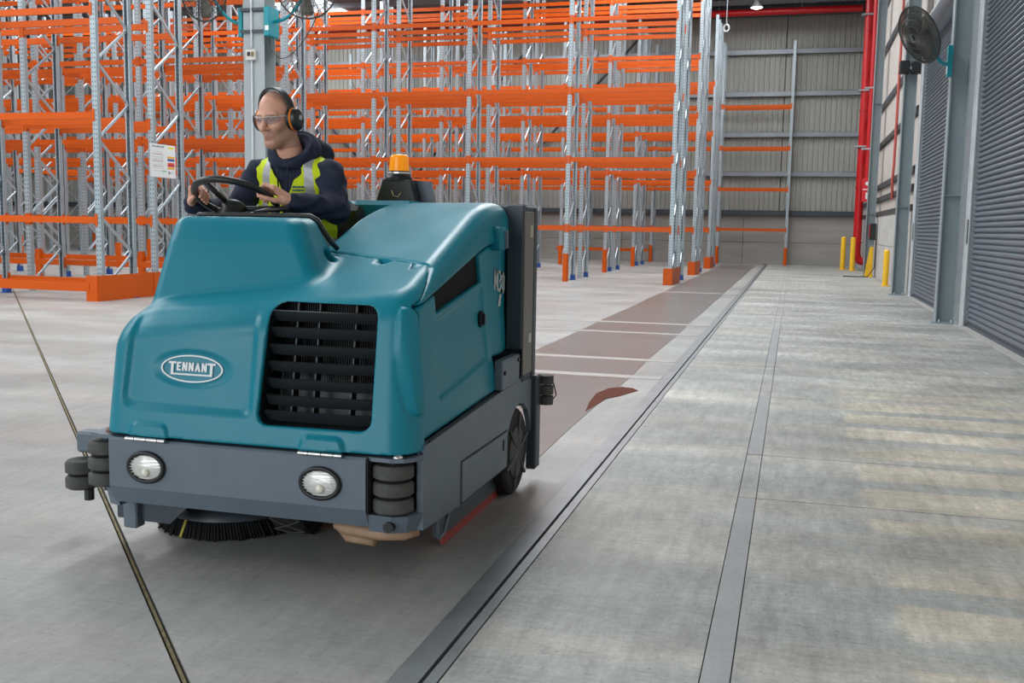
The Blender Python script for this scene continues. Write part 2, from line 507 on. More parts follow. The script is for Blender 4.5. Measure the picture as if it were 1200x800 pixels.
def sdf(name, fn, lo, hi, h, mats, parent, colf=None, mif=None, relax=2):
    V, Q = sdf_arrays(fn, lo, hi, h, relax)
    col = colf(V) if colf else None
    mi = mif(V[Q].mean(1)) if mif else None
    return mesh_np(name, V, Q, mats, parent, col, mi)


# ================================================================== THE HALL
BACK = 42.5; RW = 2.42; LW = -42.0; NEAR = -9.0
GX = -0.99


def slab(name, poly, m, parent, z=0.0, th=0.05, edge=0.0):
    mb = MB(); mb.prism(poly, lambda u, v, k: (u, v, z if k else z - th)); return mb.build(name, m, parent)


fl_ = MB().box(LW, 9, NEAR, BACK + .3, -0.30, -0.06)
floor = struct('floor', fl_, JOINT)
# diagonal sawn joint in the polished area
ja, jb = Vector((-12.93, 14.49)), Vector((-1.68, 2.487))
jd = (jb - ja).normalized(); jn = Vector((-jd.y, jd.x))


def jx(y): return ja.x + (y - ja.y) * jd.x / jd.y


g = 0.0065
ybk = BACK - 0.0
slab('slab', [(jx(NEAR) + g * 1.4, NEAR), (GX - .098, NEAR), (GX - .098, 13.0), (GX - .098, ybk), (jx(ybk) + g * 1.4, ybk)][::1], FLOOR_L, floor) if jx(NEAR) < GX else \
    slab('slab', [(GX - .098, (GX - .098 - ja.x) * jd.y / jd.x + ja.y + .02), (GX - .098, ybk), (jx(ybk) + g * 1.4, ybk)], FLOOR_L, floor)
slab('slab', [(LW, NEAR), (GX - .098, NEAR), (GX - .098, (GX - .098 - ja.x) * jd.y / jd.x + ja.y - .02), (jx(ybk) - g * 1.4, ybk), (LW, ybk)], FLOOR_L, floor)
j1 = Vector((GX - .098, (GX - .098 - ja.x) * jd.y / jd.x + ja.y)); j0 = Vector((jx(ybk), ybk))
mb = MB(); q = jn * g * .8
mb.prism([tuple(j0 - q), tuple(j1 - q), tuple(j1 + q), tuple(j0 + q)], lambda u, v, k: (u, v, -0.004 if k else -0.05))
mb.build('joint_sealant', SEAL, floor)
# armoured slot along the bay edge
MB().box(GX - .095, GX - .007, NEAR, BACK, -.05, 0.003).build('joint_steel', GROOVE, floor)
MB().box(GX + .007, GX + .045, NEAR, BACK, -.05, 0.003).build('joint_steel', GROOVE, floor)
# bay slabs on the right, with the narrow infill strips between them
XA, XB, XC, XD = GX + .049, -.207, -.122, RW + .3
cuts = [NEAR, 0.6, 1.9, 5.08, 6.10, 8.30, 10.22, 14.30, 17.6, 22.9, 28.5, 34.6, BACK]
ga = 0.004
for a, b in ((NEAR, 10.22), (10.22, 22.9), (22.9, BACK)):
    slab('slab', [(XA, a + ga), (XB - ga, a + ga), (XB - ga, b - ga), (XA, b - ga)], FLOOR_R, floor)
for a, b in zip(cuts[:-1], cuts[1:]):
    slab('slab', [(XC + ga, a + ga), (XD, a + ga), (XD, b - ga), (XC + ga, b - ga)], FLOOR_R, floor)
    st = [(1.9, 5.08), (6.10, 8.30), (10.22, 14.30)]
    slab('infill_strip', [(XB, a + ga), (XC, a + ga), (XC, b - ga), (XB, b - ga)], STRIPC if (a, b) in st else FLOOR_R, floor, z=0.001 if (a, b) in st else 0)
# pale rubbed lines across the aisle and the damp lane the machine has just left
LINE = mat('pale_floor_line', (0.38, 0.37, 0.355), 0.42, noise=0.10, nscale=3)
for y0, y1 in ((8.90, 9.08), (10.12, 10.28), (12.82, 12.96), (14.2, 14.36), (21.6, 21.8)):
    MB().box(-4.8, GX - .1, y0, y1, -.02, .0032).build('floor_line', LINE, floor)
wet = []
for i in range(40):
    t = i / 39; y = 4.6 + 35.5 * t; wet.append((-1.37 + 0.01 * math.sin(y * 1.6), y))
for i in range(40):
    t = i / 39; y = 40.1 - 35.5 * t; wet.append((-2.64 + 0.01 * math.sin(y * 1.5 + 1), y))
o = slab('wet_floor_track', wet, FLOOR_WET, floor, z=0.0028, th=0.01)

# roof, with translucent strips
mb = MB().box(LW, 9, NEAR, BACK + .3, ROOF_Z, ROOF_Z + .15)
ceil = struct('ceiling', mb, ROOFM)
SKYL = mat('translucent_roof_sheet', (0.9, 0.93, 0.95), 0.5, emit=((0.92, 0.97, 1.0), 3.0))
for (sx, sy, sl) in STRIPS:
    MB().box(sx - 1.2, sx + 1.2, sy - sl / 2, sy + sl / 2, ROOF_Z - .06, ROOF_Z - .003).build('rooflight', SKYL, ceil)
for i in range(14):
    y = 9.0 + i * 2.5
    MB().box(LW, RW, y, y + .07, ROOF_Z - .26, ROOF_Z - .07).build('purlin', GIRT, ceil)
for y in (16.3, 23.4, 32.7, 41.9):
    mb = MB(); mb.box(LW, RW, y - .09, y + .09, ROOF_Z - .62, ROOF_Z - .60).box(LW, RW, y - .006, y + .006, ROOF_Z - .60, ROOF_Z - .28).box(LW, RW, y - .09, y + .09, ROOF_Z - .28, ROOF_Z - .262)
    mb.build('rafter', GREYD, ceil)

# back wall: precast dado, profiled sheet, girts, braces
mb = MB().box(LW, RW + .4, BACK + .12, BACK + .3, 0, ROOF_Z)
wb = struct('wall_back', mb, DARKG)
xs = [LW + 5.0 * i for i in range(9)] + [RW + .3]
for i in range(len(xs) - 1):
    for z0, z1 in ((0, .875), (.885, 2.02)):
        MB().bevbox(xs[i] + .006, xs[i + 1] - .006, BACK, BACK + .12, z0, z1, .008).build('precast_panel', PRECAST, wb)


def ribbed(x0, x1, y, z0, z1, pitch=.2, dep=.04):
    mb = MB(); n = max(1, int(round((x1 - x0) / pitch))); p = (x1 - x0) / n; pts = []
    for i in range(n):
        x = x0 + i * p
        pts += [(x, y), (x + .50 * p, y), (x + .62 * p, y - dep), (x + .88 * p, y - dep)]
    pts.append((x1, y))
    vs = [(a, b, z0) for a, b in pts] + [(a, b, z1) for a, b in pts]; k = len(pts)
    return mb.add(vs, [(i, i + 1, k + i + 1, k + i) for i in range(k - 1)])


xs2 = [LW, -35, -28, -21, -14, -8.4, -3.2, -.6, RW + .2]
for i in range(len(xs2) - 1):
    ribbed(xs2[i], xs2[i + 1] - .03, BACK + .08, 2.02, ROOF_Z).build('cladding_sheet', CLAD, wb)
for z in (2.06, 3.62, 5.18, 6.78, 8.42):
    mb = MB(); mb.box(LW, RW, BACK - .16, BACK - .15, z - .1, z + .1, 0).box(LW, RW, BACK - .16, BACK + .03, z + .09, z + .1).box(LW, RW, BACK - .16, BACK + .03, z - .1, z - .09)
    mb.build('girt', GIRT if z > 2.1 else GREYD, wb)
MB().box(LW, RW, BACK - .3, BACK, ROOF_Z - .55, ROOF_Z - .35).build('girt', GREYD, wb)
for (xa, za, xb, zb) in ((-24, 9.5, -17, 2.2), (-17.5, 2.2, -10.5, 9.5), (-13, 2.2, -6, 9.6)):
    MB().tube([(xa, BACK - .2, za), (xb, BACK - .2, zb)], .06, 6).build('wind_brace', GREYD, wb)
for x in (-28, -21, -14, -3.3):
    MB().box(x - .1, x + .1, BACK - .14, BACK - .01, 2.1, ROOF_Z).build('wall_stud', GREYD, wb)

# unseen wall piece added behind the camera to block light on the right
struct('front_light_block', MB().box(-.6, RW + .4, NEAR - .2, NEAR, 0, ROOF_Z), PANELW)
# left wall far away behind the racks
mb = MB().box(LW - .2, LW, NEAR, BACK, 0, ROOF_Z); struct('wall_left', mb, CLAD)

# right wall between the far column and the corner, and the roller doors
mb = MB().box(RW + .18, RW + .4, 23.4, BACK + .2, 0, ROOF_Z)
wr = struct('wall_right', mb, DARKG)
yy = [23.5, 28.1, 32.6, 37.4, BACK]
for i in range(4):
    for z0, z1 in ((0, .98), (.99, 1.86)):
        MB().bevbox(RW + .02, RW + .18, yy[i] + .006, yy[i + 1] - .006, z0, z1, .008).build('precast_panel', mat('pale_precast', (0.46, 0.45, 0.43), 0.75, noise=0.15, nscale=1.5, stretch=(1, .5, 2)), wr)
    for z0, z1 in ((1.98, 3.9), (3.94, 5.15), (5.2, 6.9), (6.95, 8.4), (8.45, ROOF_Z)):
        MB().box(RW + .08, RW + .18, yy[i] + .02, yy[i + 1] - .02, z0, z1).build('wall_panel', PANELW, wr)
for z in (1.92, 2.36, 2.75, 4.02, 5.19, 6.92, 8.42):
    MB().box(RW + .0, RW + .08, 23.5, BACK, z - .09, z + .05).build('girt', DARKG if z < 5 else GREYD, wr)
# wall above the doors, and beside them towards the camera
struct('wall_right', MB().box(RW + .18, RW + .4, NEAR, 9.2, 0, 5.6), PANELW)  # unseen near stretch, added to keep outside light off the right side
mb = MB().box(RW + .18, RW + .4, NEAR, 23.4, 5.6, ROOF_Z)
struct('wall_right', mb, PANELW)


def ibeam(name, x0, x1, yc, hw, z1, m, ax='x', label=None):
    """H column: flanges at x0 and x1 (parallel to the wall), web between"""
    mb = MB(); t = .018
    mb.box(x0, x0 + t, yc - hw, yc + hw, 0, z1).box(x1 - t, x1, yc - hw, yc + hw, 0, z1).box(x0 + t, x1 - t, yc - .008, yc + .008, 0, z1)
    return mb


def column(yc, label):
    o = thing('steel_column', label, 'column', (2.28, yc, 0))
    mb = ibeam('c', 2.11, 2.37, yc, .11, ROOF_Z - .64, COLUMN); mb.build('column_shaft', COLUMN, o)
    MB().box(2.06, 2.375, yc - .16, yc + .16, 0, .022).build('base_plate', COLUMN, o)
    for sx in (2.16, 2.33):
        for sy in (-.13, .13):
            MB().cyl((sx, yc + sy, .02), (sx, yc + sy, .06), .014, n=6).build('bolt', GALV, o)
    for z in (1.9, 5.2):
        MB().box(2.13, 2.35, yc - .1, yc + .1, z, z + .012).build('stiffener', COLUMN, o)
    o['kind'] = 'thing'; return o


column(9.15, 'grey steel column at the near end of the closest roller door')
column(16.39, 'wide grey steel column between the two roller doors')
column(23.45, 'grey steel column at the far side of the smaller looking roller door')
column(32.8, 'grey steel column in the corner by the red pipes, black box mounted on it')


def roller_door(n, y0, y1, ztop):
    d = bpy.data.objects.new('door_%d' % n, None); C.objects.link(d); d.location = (RW, (y0 + y1) / 2, 0); ORG[d.name] = Vector(d.location); d['kind'] = 'structure'
    p = .076; k = int(ztop / p); prof = [(.010, 0), (-.020, .004), (-.034, .012), (-.026, .034), (-.006, .058), (.010, .068)]
    mb = MB(); vs = [(RW + .10 + a, y0, b) for a, b in prof] + [(RW + .10 + a, y1, b) for a, b in prof] + [(RW + .108, y0, p), (RW + .108, y1, p)]
    n_ = len(prof); fs = [(i, i + 1, n_ + i + 1, n_ + i) for i in range(n_ - 1)] + [(n_ - 1, 2 * n_, 2 * n_ + 1, 2 * n_ - 1)]
    mb.add(vs, fs); first = mb.build('slat', DOORM, d, smooth=True, org=(RW, y0, 0.03))
    for i in range(1, k):
        inst('slat', first.data, d, (RW, y0, 0.03 + i * p))
    MB().box(RW + .06, RW + .12, y0, y1, .0, .05).build('bottom_rail', GREYD, d)
    for y, s in ((y0, 1), (y1, -1)):
        mb = MB(); mb.box(RW - .02, RW + .16, y - s * .05, y, 0, ztop).box(RW + .01, RW + .03, y, y + s * .05, 0, ztop)
        mb.build('guide_rail', PALE, d)
        MB().box(RW + .0, RW + .012, y + s * .0, y + s * .035, 1.2, 1.55).build('seal_patch', BLACKP, d)
    if ztop < 7:
        MB().cyl((RW + .02, y0 - .05, ztop + .12), (RW + .02, y1 + .05, ztop + .12), .23, n=24).build('drum', DOORM, d, smooth=True, auto=40)
    return d


roller_door(1, 9.4, 15.95, 6.6)
roller_door(2, 16.75, 22.95, 5.15)
MB().box(RW - .06, RW + .1, 9.3, 23.4, -.002, .006).build('door_threshold', mat('threshold_concrete', (0.42, 0.41, 0.39), .6, noise=.12, nscale=3), floor)

# ------------------------------------------------------------------ pallet racking
ph = MB()
ph.box(-.05, .05, 0, .006, 0, 8.65).box(-.05, -.044, .006, .08, 0, 8.65).box(.044, .05, .006, .08, 0, 8.65).box(-.044, -.028, .074, .08, 0, 8.65).box(.028, .044, .074, .08, 0, 8.65)
_cache = {}


def cached(key, fn):
    if key not in _cache:
        _cache[key] = fn()
    return _cache[key]


def mesh_of(mb, name, m):
    me = bpy.data.meshes.new(name); me.from_pydata(mb.v, [], mb.f)
    for q_ in (m if isinstance(m, (list, tuple)) else [m]): me.materials.append(q_)
    me.polygons.foreach_set('material_index', mb.m); me.update(); return me


POSTME = mesh_of(ph, 'upright_post', POST)


def beam_mesh(L):
    def mk():
        mb = MB(); z = .054
        pts = [(0, -z), (.048, -z), (.048, z), (.018, z), (.018, z - .03), (0, z - .03)]
        mb.prism(pts, lambda u, v, k: (-L / 2 + .052 + (L - .104) * k, u, v))
        for s in (-1, 1):
            x = s * (L / 2 - .052); mb.box(x - .004, x + .004, -.004, .06, -.1, .1)
            a, b = sorted((x, s * (L / 2 - .004))); mb.box(a, b, -.008, -.004, -.1, .1)
        return mesh_of(mb, 'beam', ORANGE)
    return cached(('beam', round(L, 3)), mk)


def brace_mesh(dep, rise):
    def mk():
        mb = MB(); a = Vector((0, .05, 0)); b = Vector((0, dep - .05, rise)); d = (b - a).normalized(); n_ = Vector((1, 0, 0)); u_ = d.cross(n_)
        for (u0, u1, w0, w1) in ((-.02, .02, -.016, -.012), (-.02, -.016, -.012, .016), (.016, .02, -.012, .016)):
            vs = [p + u_ * uu + n_ * ww for p in (a, b) for uu in (u0, u1) for ww in (w0, w1)]
            mb.add(vs, [(0, 1, 3, 2), (4, 6, 7, 5), (0, 4, 5, 1), (2, 3, 7, 6), (0, 2, 6, 4), (1, 5, 7, 3)])
        return mesh_of(mb, 'brace', GALV)
    return cached(('brace', round(dep, 3), round(rise, 3)), mk)


def guard_mesh(h):
    def mk():
        mb = MB(); pts = []
        for i in range(9):
            t = PI + PI * i / 8; pts.append((.068 * math.cos(t), .045 * math.sin(t) - .02))
        pts += [(.068, .05), (-.068, .05)]
        mb.prism(pts, lambda u, v, k: (u, v, h * k)); return mesh_of(mb, 'post_guard', ORANGE)
    return cached(('guard', h), mk)


PLATE = mesh_of(MB().box(-.07, .07, -.04, .12, 0, .012).box(-.058, .058, -.012, .092, .012, .13), 'foot_plate', BLUEP)
NLEAF = 0


def rack(label, Y0, dep, xs, levels, top=8.65, front=True, guards=None, foot=False, extra=(), fine=True, skipbeam=()):
    """one run of racking: frames at xs, beams front and rear at each level"""
    o = thing('pallet_rack', label, 'rack', (xs[0], Y0, 0), None)
    fsc = top / 8.65
    rise = .62; nb = int((top - .3) / rise); bm_ = brace_mesh(dep, rise)
    for i, x in enumerate(xs):
        a = inst('upright_post', POSTME, o, (x, Y0, 0)); b = inst('upright_post', POSTME, o, (x, Y0 + dep, 0), PI)
        a.scale.z = fsc; b.scale.z = fsc
        if fine:
            for k in range(nb):
                z = .15 + k * rise
                if k % 2 == 0: inst('brace', bm_, o, (x, Y0, z))
                else: inst('brace', bm_, o, (x, Y0 + dep, z), PI)
        else:
            mb = MB()
            for k in range(nb):
                z = .15 + k * rise; ya, yb = (Y0 + .05, Y0 + dep - .05) if k % 2 == 0 else (Y0 + dep - .05, Y0 + .05)
                mb.tube([(x, ya, z), (x, yb, z + rise)], .02, 4)
            br = mb.build('bracing', GALV, o); br['kind'] = 'stuff'
        if guards and x in guards[0]: inst('post_guard', guard_mesh(guards[1]), o, (x, Y0 - .03, .0))
        if foot:
            inst('foot_plate', PLATE, o, (x, Y0 + dep - .08, 0))
    for i in range(len(xs) - 1):
        L = xs[i] - xs[i + 1]; xm = (xs[i] + xs[i + 1]) / 2; me = beam_mesh(L)
        for z in levels:
            if (i, z) in skipbeam: continue
            inst('beam', me, o, (xm, Y0 - .0, z)); inst('beam', me, o, (xm, Y0 + dep, z), PI)
        for z, side in extra:
            if side in 'fb': inst('beam', me, o, (xm, Y0, z))
            if side in 'rb': inst('beam', me, o, (xm, Y0 + dep, z), PI)
    return o


def seq(x0, p, n): return [round(x0 - p * i, 3) for i in range(n)]


def end_guard(parent, x, y0, y1, h):
    mb = MB()
    mb.box(x + .09, x + .105, y0, y1, 0, h).box(x - .12, x + .09, y0 - .012, y0, 0, h)
    pts = [(x + .09, y0), (x + .105, y0)]
    mb.build('end_guard', ORANGE, parent)


LV = (1.32, 3.0, 4.66, 6.35)
LV2 = LV + (8.0,)
xA = seq(-10.93, 2.64, 4)
rA = rack('near pallet rack at far left with solid orange guard around its foot', 14.12, .92, xA, (1.32, 3.0, 4.66, 6.35), extra=((.26, 'b'),), foot=True)
rA2 = rack('second pallet rack run from the left front, load sign hung on its end frame', 15.58, .92, xA, (1.32, 3.0, 4.66, 6.35), extra=((.5, 'r'),), foot=True)
end_guard(rA, -10.97, 14.0, 15.47, .42)
end_guard(rA2, -10.97, 15.5, 16.6, .42)
MB().box(xA[-1], xA[0] - .1, 13.98, 14.02, .16, .30).build('floor_rail', ORANGE, rA)
xC = seq(-10.9, 2.64, 6)
rC = rack('pallet rack run just behind the grey column with the two fans, facing the camera', 18.9, .92, xC, LV, extra=((.5, 'f'),), guards=(xC, .66), foot=True)
rC2 = rack('pallet rack run back to back behind the run at the grey fan column', 20.4, .92, xC, LV, foot=True)
xB = seq(-2.85, 2.59, 9)
rB = rack('long front pallet rack run spanning behind the driver, nearest of the runs at centre', 24.6, .92, xB, LV2, guards=(xB[1:], .69), foot=True)
rB2 = rack('rack run back to back behind the long front centre run', 26.3, .92, xB, LV2, foot=True)
end_guard(rB, -2.86, 24.33, 26.0, .40)
xD = seq(-2.85, 2.66, 10)
rD = rack('middle pallet rack run, next one behind the long front centre run', 30.4, .92, xD, LV2, guards=(xD[1:], .69), foot=True)
rD2 = rack('rack run back to back behind the middle centre run', 31.9, .92, xD, LV2, foot=True, fine=False)
end_guard(rD, -2.86, 30.15, 31.8, .40)
xE = seq(-2.85, 2.66, 11)
rE = rack('third pallet rack run in from the front at centre, second last before the back wall', 36.0, .92, xE, LV, guards=(xE[1:], .69), foot=True, fine=False)
rE2 = rack('rack run back to back behind the third centre run, facing the back wall', 37.5, .92, xE, LV, foot=True, fine=False)
end_guard(rE, -2.86, 35.75, 37.4, .40)
xF = [-.29, -2.95] + seq(-5.6, 2.66, 11)
rF = rack('single pallet rack run along the back wall, reaching furthest toward the red pipes', 41.3, .85, xF, (1.38, 2.97, 4.57, 6.18), guards=(xF, .69), fine=False, extra=())
MB().box(-9.5, -5.7, 41.1, 41.16, .42, .55).build('floor_rail', ORANGE, rF)

# load sign on the second run's end frame
sg = thing('load_sign', 'white load notice with coloured blocks on the left rack end frame', 'sign', (-10.85, 15.55, 2.1))
MB().box(-10.868, -10.862, 15.46, 16.20, 2.09, 2.67).build('board', mat('sign_white', (0.82, 0.82, 0.82), .5), sg)


def sgn(nm, y0, y1, z0, z1, m): MB().box(-10.862, -10.8605, y0, y1, z0, z1).build(nm, m, sg)


INK = mat('grey_ink', (0.22, 0.24, 0.27), .6); INKR = mat('brown_ink', (0.45, 0.22, 0.16), .6); INKP = mat('pale_grey_ink', (.5, .52, .55), .6)
for y0, y1 in ((15.52, 15.57), (15.585, 15.62), (15.635, 15.73), (15.745, 15.79), (15.80, 15.86)): sgn('heading_print', y0, y1, 2.612, 2.640, INK)
sgn('yellow_block', 15.98, 16.15, 2.605, 2.635, mat('sign_yellow', (.85, .75, .02), .5))
for z, m_ in ((2.455, mat('sign_amber', (.85, .42, .04), .5)), (2.41, BLUEP), (2.345, mat('sign_pink', (.75, .10, .12), .5)), (2.31, mat('sign_red', (.6, .02, .02), .5)), (2.265, mat('sign_amber', (.85, .42, .04), .5))):
    sgn('colour_block', 15.96, 16.17, z - .02, z + .018, m_)
for z in (2.53, 2.44, 2.41, 2.35, 2.31, 2.25, 2.2): sgn('text_line', 15.53, 15.80, z, z + .006, INKP)
for z in (2.49, 2.375, 2.28): sgn('rule_line', 15.52, 15.82, z, z + .010, INKR)
sgn('rule_line', 15.815, 15.822, 2.16, 2.49, INKP); sgn('stamp', 15.98, 16.03, 2.155, 2.205, INK)
for z in (2.165, 2.18, 2.195): sgn('text_line', 16.04, 16.15, z, z + .006, INKP)
sgn('green_print', 15.80, 15.93, 2.19, 2.215, mat('sign_green', (.3, .6, .35), .5))

# ------------------------------------------------------------------ steel column behind the driver, with two fans
cx, cy = -9.22, 16.35
colm = thing('steel_column', 'pale grey column behind the driver carrying two wall fans', 'column', (cx, cy, 0))
mb = MB(); mb.box(cx - .2, cx + .2, cy - .20, cy - .184, 0, ROOF_Z - .64).box(cx - .2, cx + .2, cy + .184, cy + .2, 0, ROOF_Z - .64).box(cx - .008, cx + .008, cy - .184, cy + .184, 0, ROOF_Z - .64)
mb.build('column_shaft', COLUMN2, colm)
mb = MB(); mb.box(cx - .26, cx + .26, cy - .26, cy + .26, 0, .025); mb.build('base_plate', COLUMN2, colm)
MB().tube([(cx - .03, cy - .225, .3), (cx - .03, cy - .225, 4.15)], .02, 8).build('conduit', PALE, colm)
MB().tube([(cx - .03, cy - .225, 4.36), (cx - .03, cy - .225, 9)], .02, 8).build('conduit', PALE, colm)
for z in (4.62, 4.95):
    MB().box(cx - .23, cx + .23, cy - .218, cy - .201, z, z + .02).build('strap', GREYD, colm)
mb = MB().bevbox(cx - .13, cx + .06, cy - .27, cy - .205, 4.13, 4.31, .01); sw = mb.build('socket_box', mat('ivory_plastic', (.62, .6, .54), .5), colm)
MB().box(cx - .09, cx - .03, cy - .278, cy - .271, 4.2, 4.27).build('socket', BLACKP, colm)
MB().box(cx - .01, cx + .04, cy - .278, cy - .271, 4.19, 4.27).build('switch', mat('brown_switch', (.2, .13, .05), .5), colm)


def fan(label, c, axis, hub_to, r=.46, cage=WIRE, wires=44, blades=3, arm=TEALB):
    """guarded wall fan; c centre, axis = air direction"""
    o = thing('wall_fan', label, 'fan', c, None)
    c = Vector(c); d = Vector(axis).normalized(); a = d.cross(Vector((0, 0, 1))).normalized(); b = a.cross(d)
    P = lambda rr, t, h: c + (a * math.cos(t) + b * math.sin(t)) * rr + d * h
    MB().tube([P(r, 2 * PI * k / 40, 0) for k in range(40)], .016, 6, closed=True).build('guard_rim', cage, o)
    mb = MB()
    for s, dome in ((1, .12), (-1, .10)):
        for k in range(wires):
            t = 2 * PI * k / wires
            mb.tube([P(r * q_, t, s * dome * (1 - q_ ** 2.2)) for q_ in (.16, .45, .72, .9, 1.0)], .0042, 4)
        for q_ in (.16, .4, .62, .82):
            mb.tube([P(r * q_, 2 * PI * k / 32, s * dome * (1 - q_ ** 2.2)) for k in range(32)], .0045, 4, closed=True)
    gk = mb.build('wire_guard', cage, o); gk['kind'] = 'stuff'
    MB().lathe([(0, .085), (.05, .08), (.075, .05), (.08, -.05), (.07, -.16), (0, -.18)], c, d, 20).build('motor', BLACKP, o, smooth=True)
    for k in range(blades):
        t0 = 2 * PI * k / blades + .5; vs = []
        for i in range(7):
            rr = r * (.15 + .75 * i / 6); wd = .30 + .34 * math.sin(PI * (.2 + .7 * i / 6))
            for j in range(4):
                tt = t0 + (j / 3 - .5) * wd; vs.append(P(rr, tt, .05 * (j / 3 - .5) * (1.3 - i / 8)))
        fs = [(i * 4 + j, i * 4 + j + 1, i * 4 + 5 + j, i * 4 + 4 + j) for i in range(6) for j in range(3)]
        bl = MB().add(vs, fs).build('blade', mat('grey_blade', (.16, .15, .13), .45, .4), o, smooth=True)
        md = bl.modifiers.new('thick', 'SOLIDIFY'); md.thickness = .006
    h = Vector(hub_to); s = c - d * .17
    pts = []
    for i in range(13):
        t = i / 12; p = s.lerp(h, t); p = p + Vector((0, 0, -1)) * .16 * math.sin(PI * t) * (1 if t > .02 else 1); pts.append(p)
    MB().tube(pts, .028, 10).build('bracket_arm', arm, o, smooth=True)
    return o, h


f1, h = fan('mesh guarded fan on left side of the pale column above the driver', (-10.1, 16.0, 5.31), (-.15, -.95, -.12), (cx - .27, cy - .05, 4.79), r=.50)
MB().bevbox(cx - .33, cx - .245, cy - .16, cy + .14, 4.55, 5.05, .012).build('mount_box', TEALB, f1)
f2, h = fan('mesh guarded fan on right side of the pale column, teal mount box', (-8.13, 16.0, 5.28), (.35, -.85, -.1), (cx + .32, cy - .1, 4.8), r=.50)
MB().bevbox(cx + .245, cx + .36, cy - .30, cy + .06, 4.53, 5.02, .012).build('mount_box', TEALB, f2)
MB().box(cx + .275, cx + .345, cy - .304, cy - .3005, 4.62, 4.70).build('notice', WHITE, f2)
mb = MB()
for z in (4.6, 4.97): mb.box(cx - .24, cx + .245, cy - .24, cy - .222, z, z + .05)
mb.build('mount_bar', GREYD, f2)
MB().tube([Vector((-8.0, 16.15, 4.95)) + Vector((-.95 * math.sin(t * PI / 2) ** 1.2, .05, -.6 * math.sin(t * PI) - .35 * t)) for t in [i / 16 for i in range(17)]], .008, 6).build('cable', BLACKP, f2)

f3, h = fan('dark mesh guarded fan on the right wall column by the doors', (1.60, 15.9, 4.17), (-.80, -.42, -.46), (2.06, 16.2, 3.80), r=.42, wires=90)
mb = MB(); mb.box(2.04, 2.105, 16.16, 16.30, 3.62, 4.06); mb.build('mount_plate', TEALB, f3)
MB().box(2.036, 2.0395, 16.17, 16.25, 3.66, 3.76).build('notice', WHITE, f3)

# ------------------------------------------------------------------ pipes, bollards and wall fittings in the far right corner
rp = thing('sprinkler_riser', 'thick red vertical pipe in the back right corner', 'pipe', (2.16, 38.4, 0))
MB().tube([(2.20, 38.4, .62), (2.20, 38.4, 9.75)], .145, 20).build('pipe_run', REDP, rp, smooth=True, auto=50)
pts = [(2.20 + .2 * (1 - math.cos(t)), 38.4, .62 - .3 * math.sin(t)) for t in [PI / 2 * i / 8 for i in range(9)]]
MB().tube(pts + [(2.43, 38.4, .32)], .145, 20).build('elbow', REDP, rp, smooth=True, auto=50)
for z in (.95, 2.9, 5.6, 8.4):
    MB().cyl((2.20, 38.4, z), (2.20, 38.4, z + .06), .17, n=20).build('coupling', REDP, rp)
for z in (4.35, 6.3, 8.9):
    mb = MB().box(1.95, 2.38, 38.2, 38.6, z, z + .05); mb.build('pipe_bracket', GALV, rp)
rp2 = thing('sprinkler_riser', 'thinner red vertical pipe nearer the grey corner column', 'pipe', (2.25, 36.2, 0))
MB().tube([(2.28, 36.2, 2.95), (2.28, 36.2, 9.4)], .085, 16).build('pipe_run', REDP, rp2, smooth=True, auto=50)
for z in (3.1, 5.9, 8.7):
    MB().cyl((2.28, 36.2, z), (2.28, 36.2, z + .05), .11, n=16).build('coupling', REDP, rp2)
for z in (4.1, 6.1):
    MB().box(2.05, 2.38, 36.1, 36.3, z, z + .05).build('pipe_bracket', GALV, rp2)
rp3 = thing('sprinkler_main', 'red horizontal pipe high along the back wall under the roof', 'pipe', (-10, 40.9, 9.65))
MB().tube([(-30, 40.9, 9.62), (2.1, 40.9, 9.68)], .13, 16).build('pipe_run', REDP, rp3, smooth=True, auto=50)
for x in (-20, -14, -8, -3.5, -.4):
    MB().cyl((x, 40.9, 9.65), (x + .06, 40.9, 9.65), .155, n=16).build('coupling', REDP, rp3)
    MB().tube([(x + .3, 40.9, 9.75), (x + .3, 40.9, ROOF_Z - .02)], .012, 6).build('hanger_rod', GALV, rp3)
fs_ = thing('fire_sign', 'small red and white fire notice beside the red pipes', 'sign', (2.2, 35.2, 2.4))
MB().box(2.10, 2.40, 35.5, 35.52, 2.36, 3.12).build('board', mat('sign_red2', (.72, .02, .03), .45), fs_)
MB().box(2.22, 2.28, 35.494, 35.4995, 2.44, 2.66).build('arrow_print', WHITE, fs_)
MB().lathe([(0, .001), (.06, .001), (.06, 0)], (2.25, 35.4985, 2.95), (0, -1, 0), 16).build('flame_print', WHITE, fs_)
MB().box(2.12, 2.38, 35.494, 35.4995, 2.74, 2.77).build('line_print', WHITE, fs_)


def bollard(x, y, h, label, r=.085, m=YELLOW, grp=None):
    o = thing('bollard', label, 'bollard', (x, y, 0), grp)
    MB().lathe([(r, .015), (r, h - .05), (r * .92, h - .02), (r * .5, h), (0, h + .005)], (x, y, 0), (0, 0, 1), 20).build('post', m, o, smooth=True, auto=50)
    MB().box(x - r - .05, x + r + .05, y - r - .05, y + r + .05, 0, .015).build('base_plate', m, o)
    return o


bollard(1.74, 38.3, 1.18, 'yellow bollard furthest left of those before the red pipe')
bollard(2.03, 37.6, 1.18, 'yellow bollard standing right in front of the thick red pipe')


def rail_guard(x, y, h, label):
    o = thing('column_guard', label, 'guard', (x, y, 0))
    mb = MB(); pts = [(-.13, 0), (.10, 0), (.10, h), (.01, h)]
    mb.prism(pts, lambda u, v, k: (x + u, y + .1 * k, v)); mb.build('guard_plate', YELLOW, o)
    MB().box(x - .15, x + .12, y - .06, y + .12, 0, .02).build('base_plate', YELLOW, o)
    MB().box(x - .10, x + .10, y - .02, y - .004, .35, .38).build('rib', YELLOW, o)
    return o


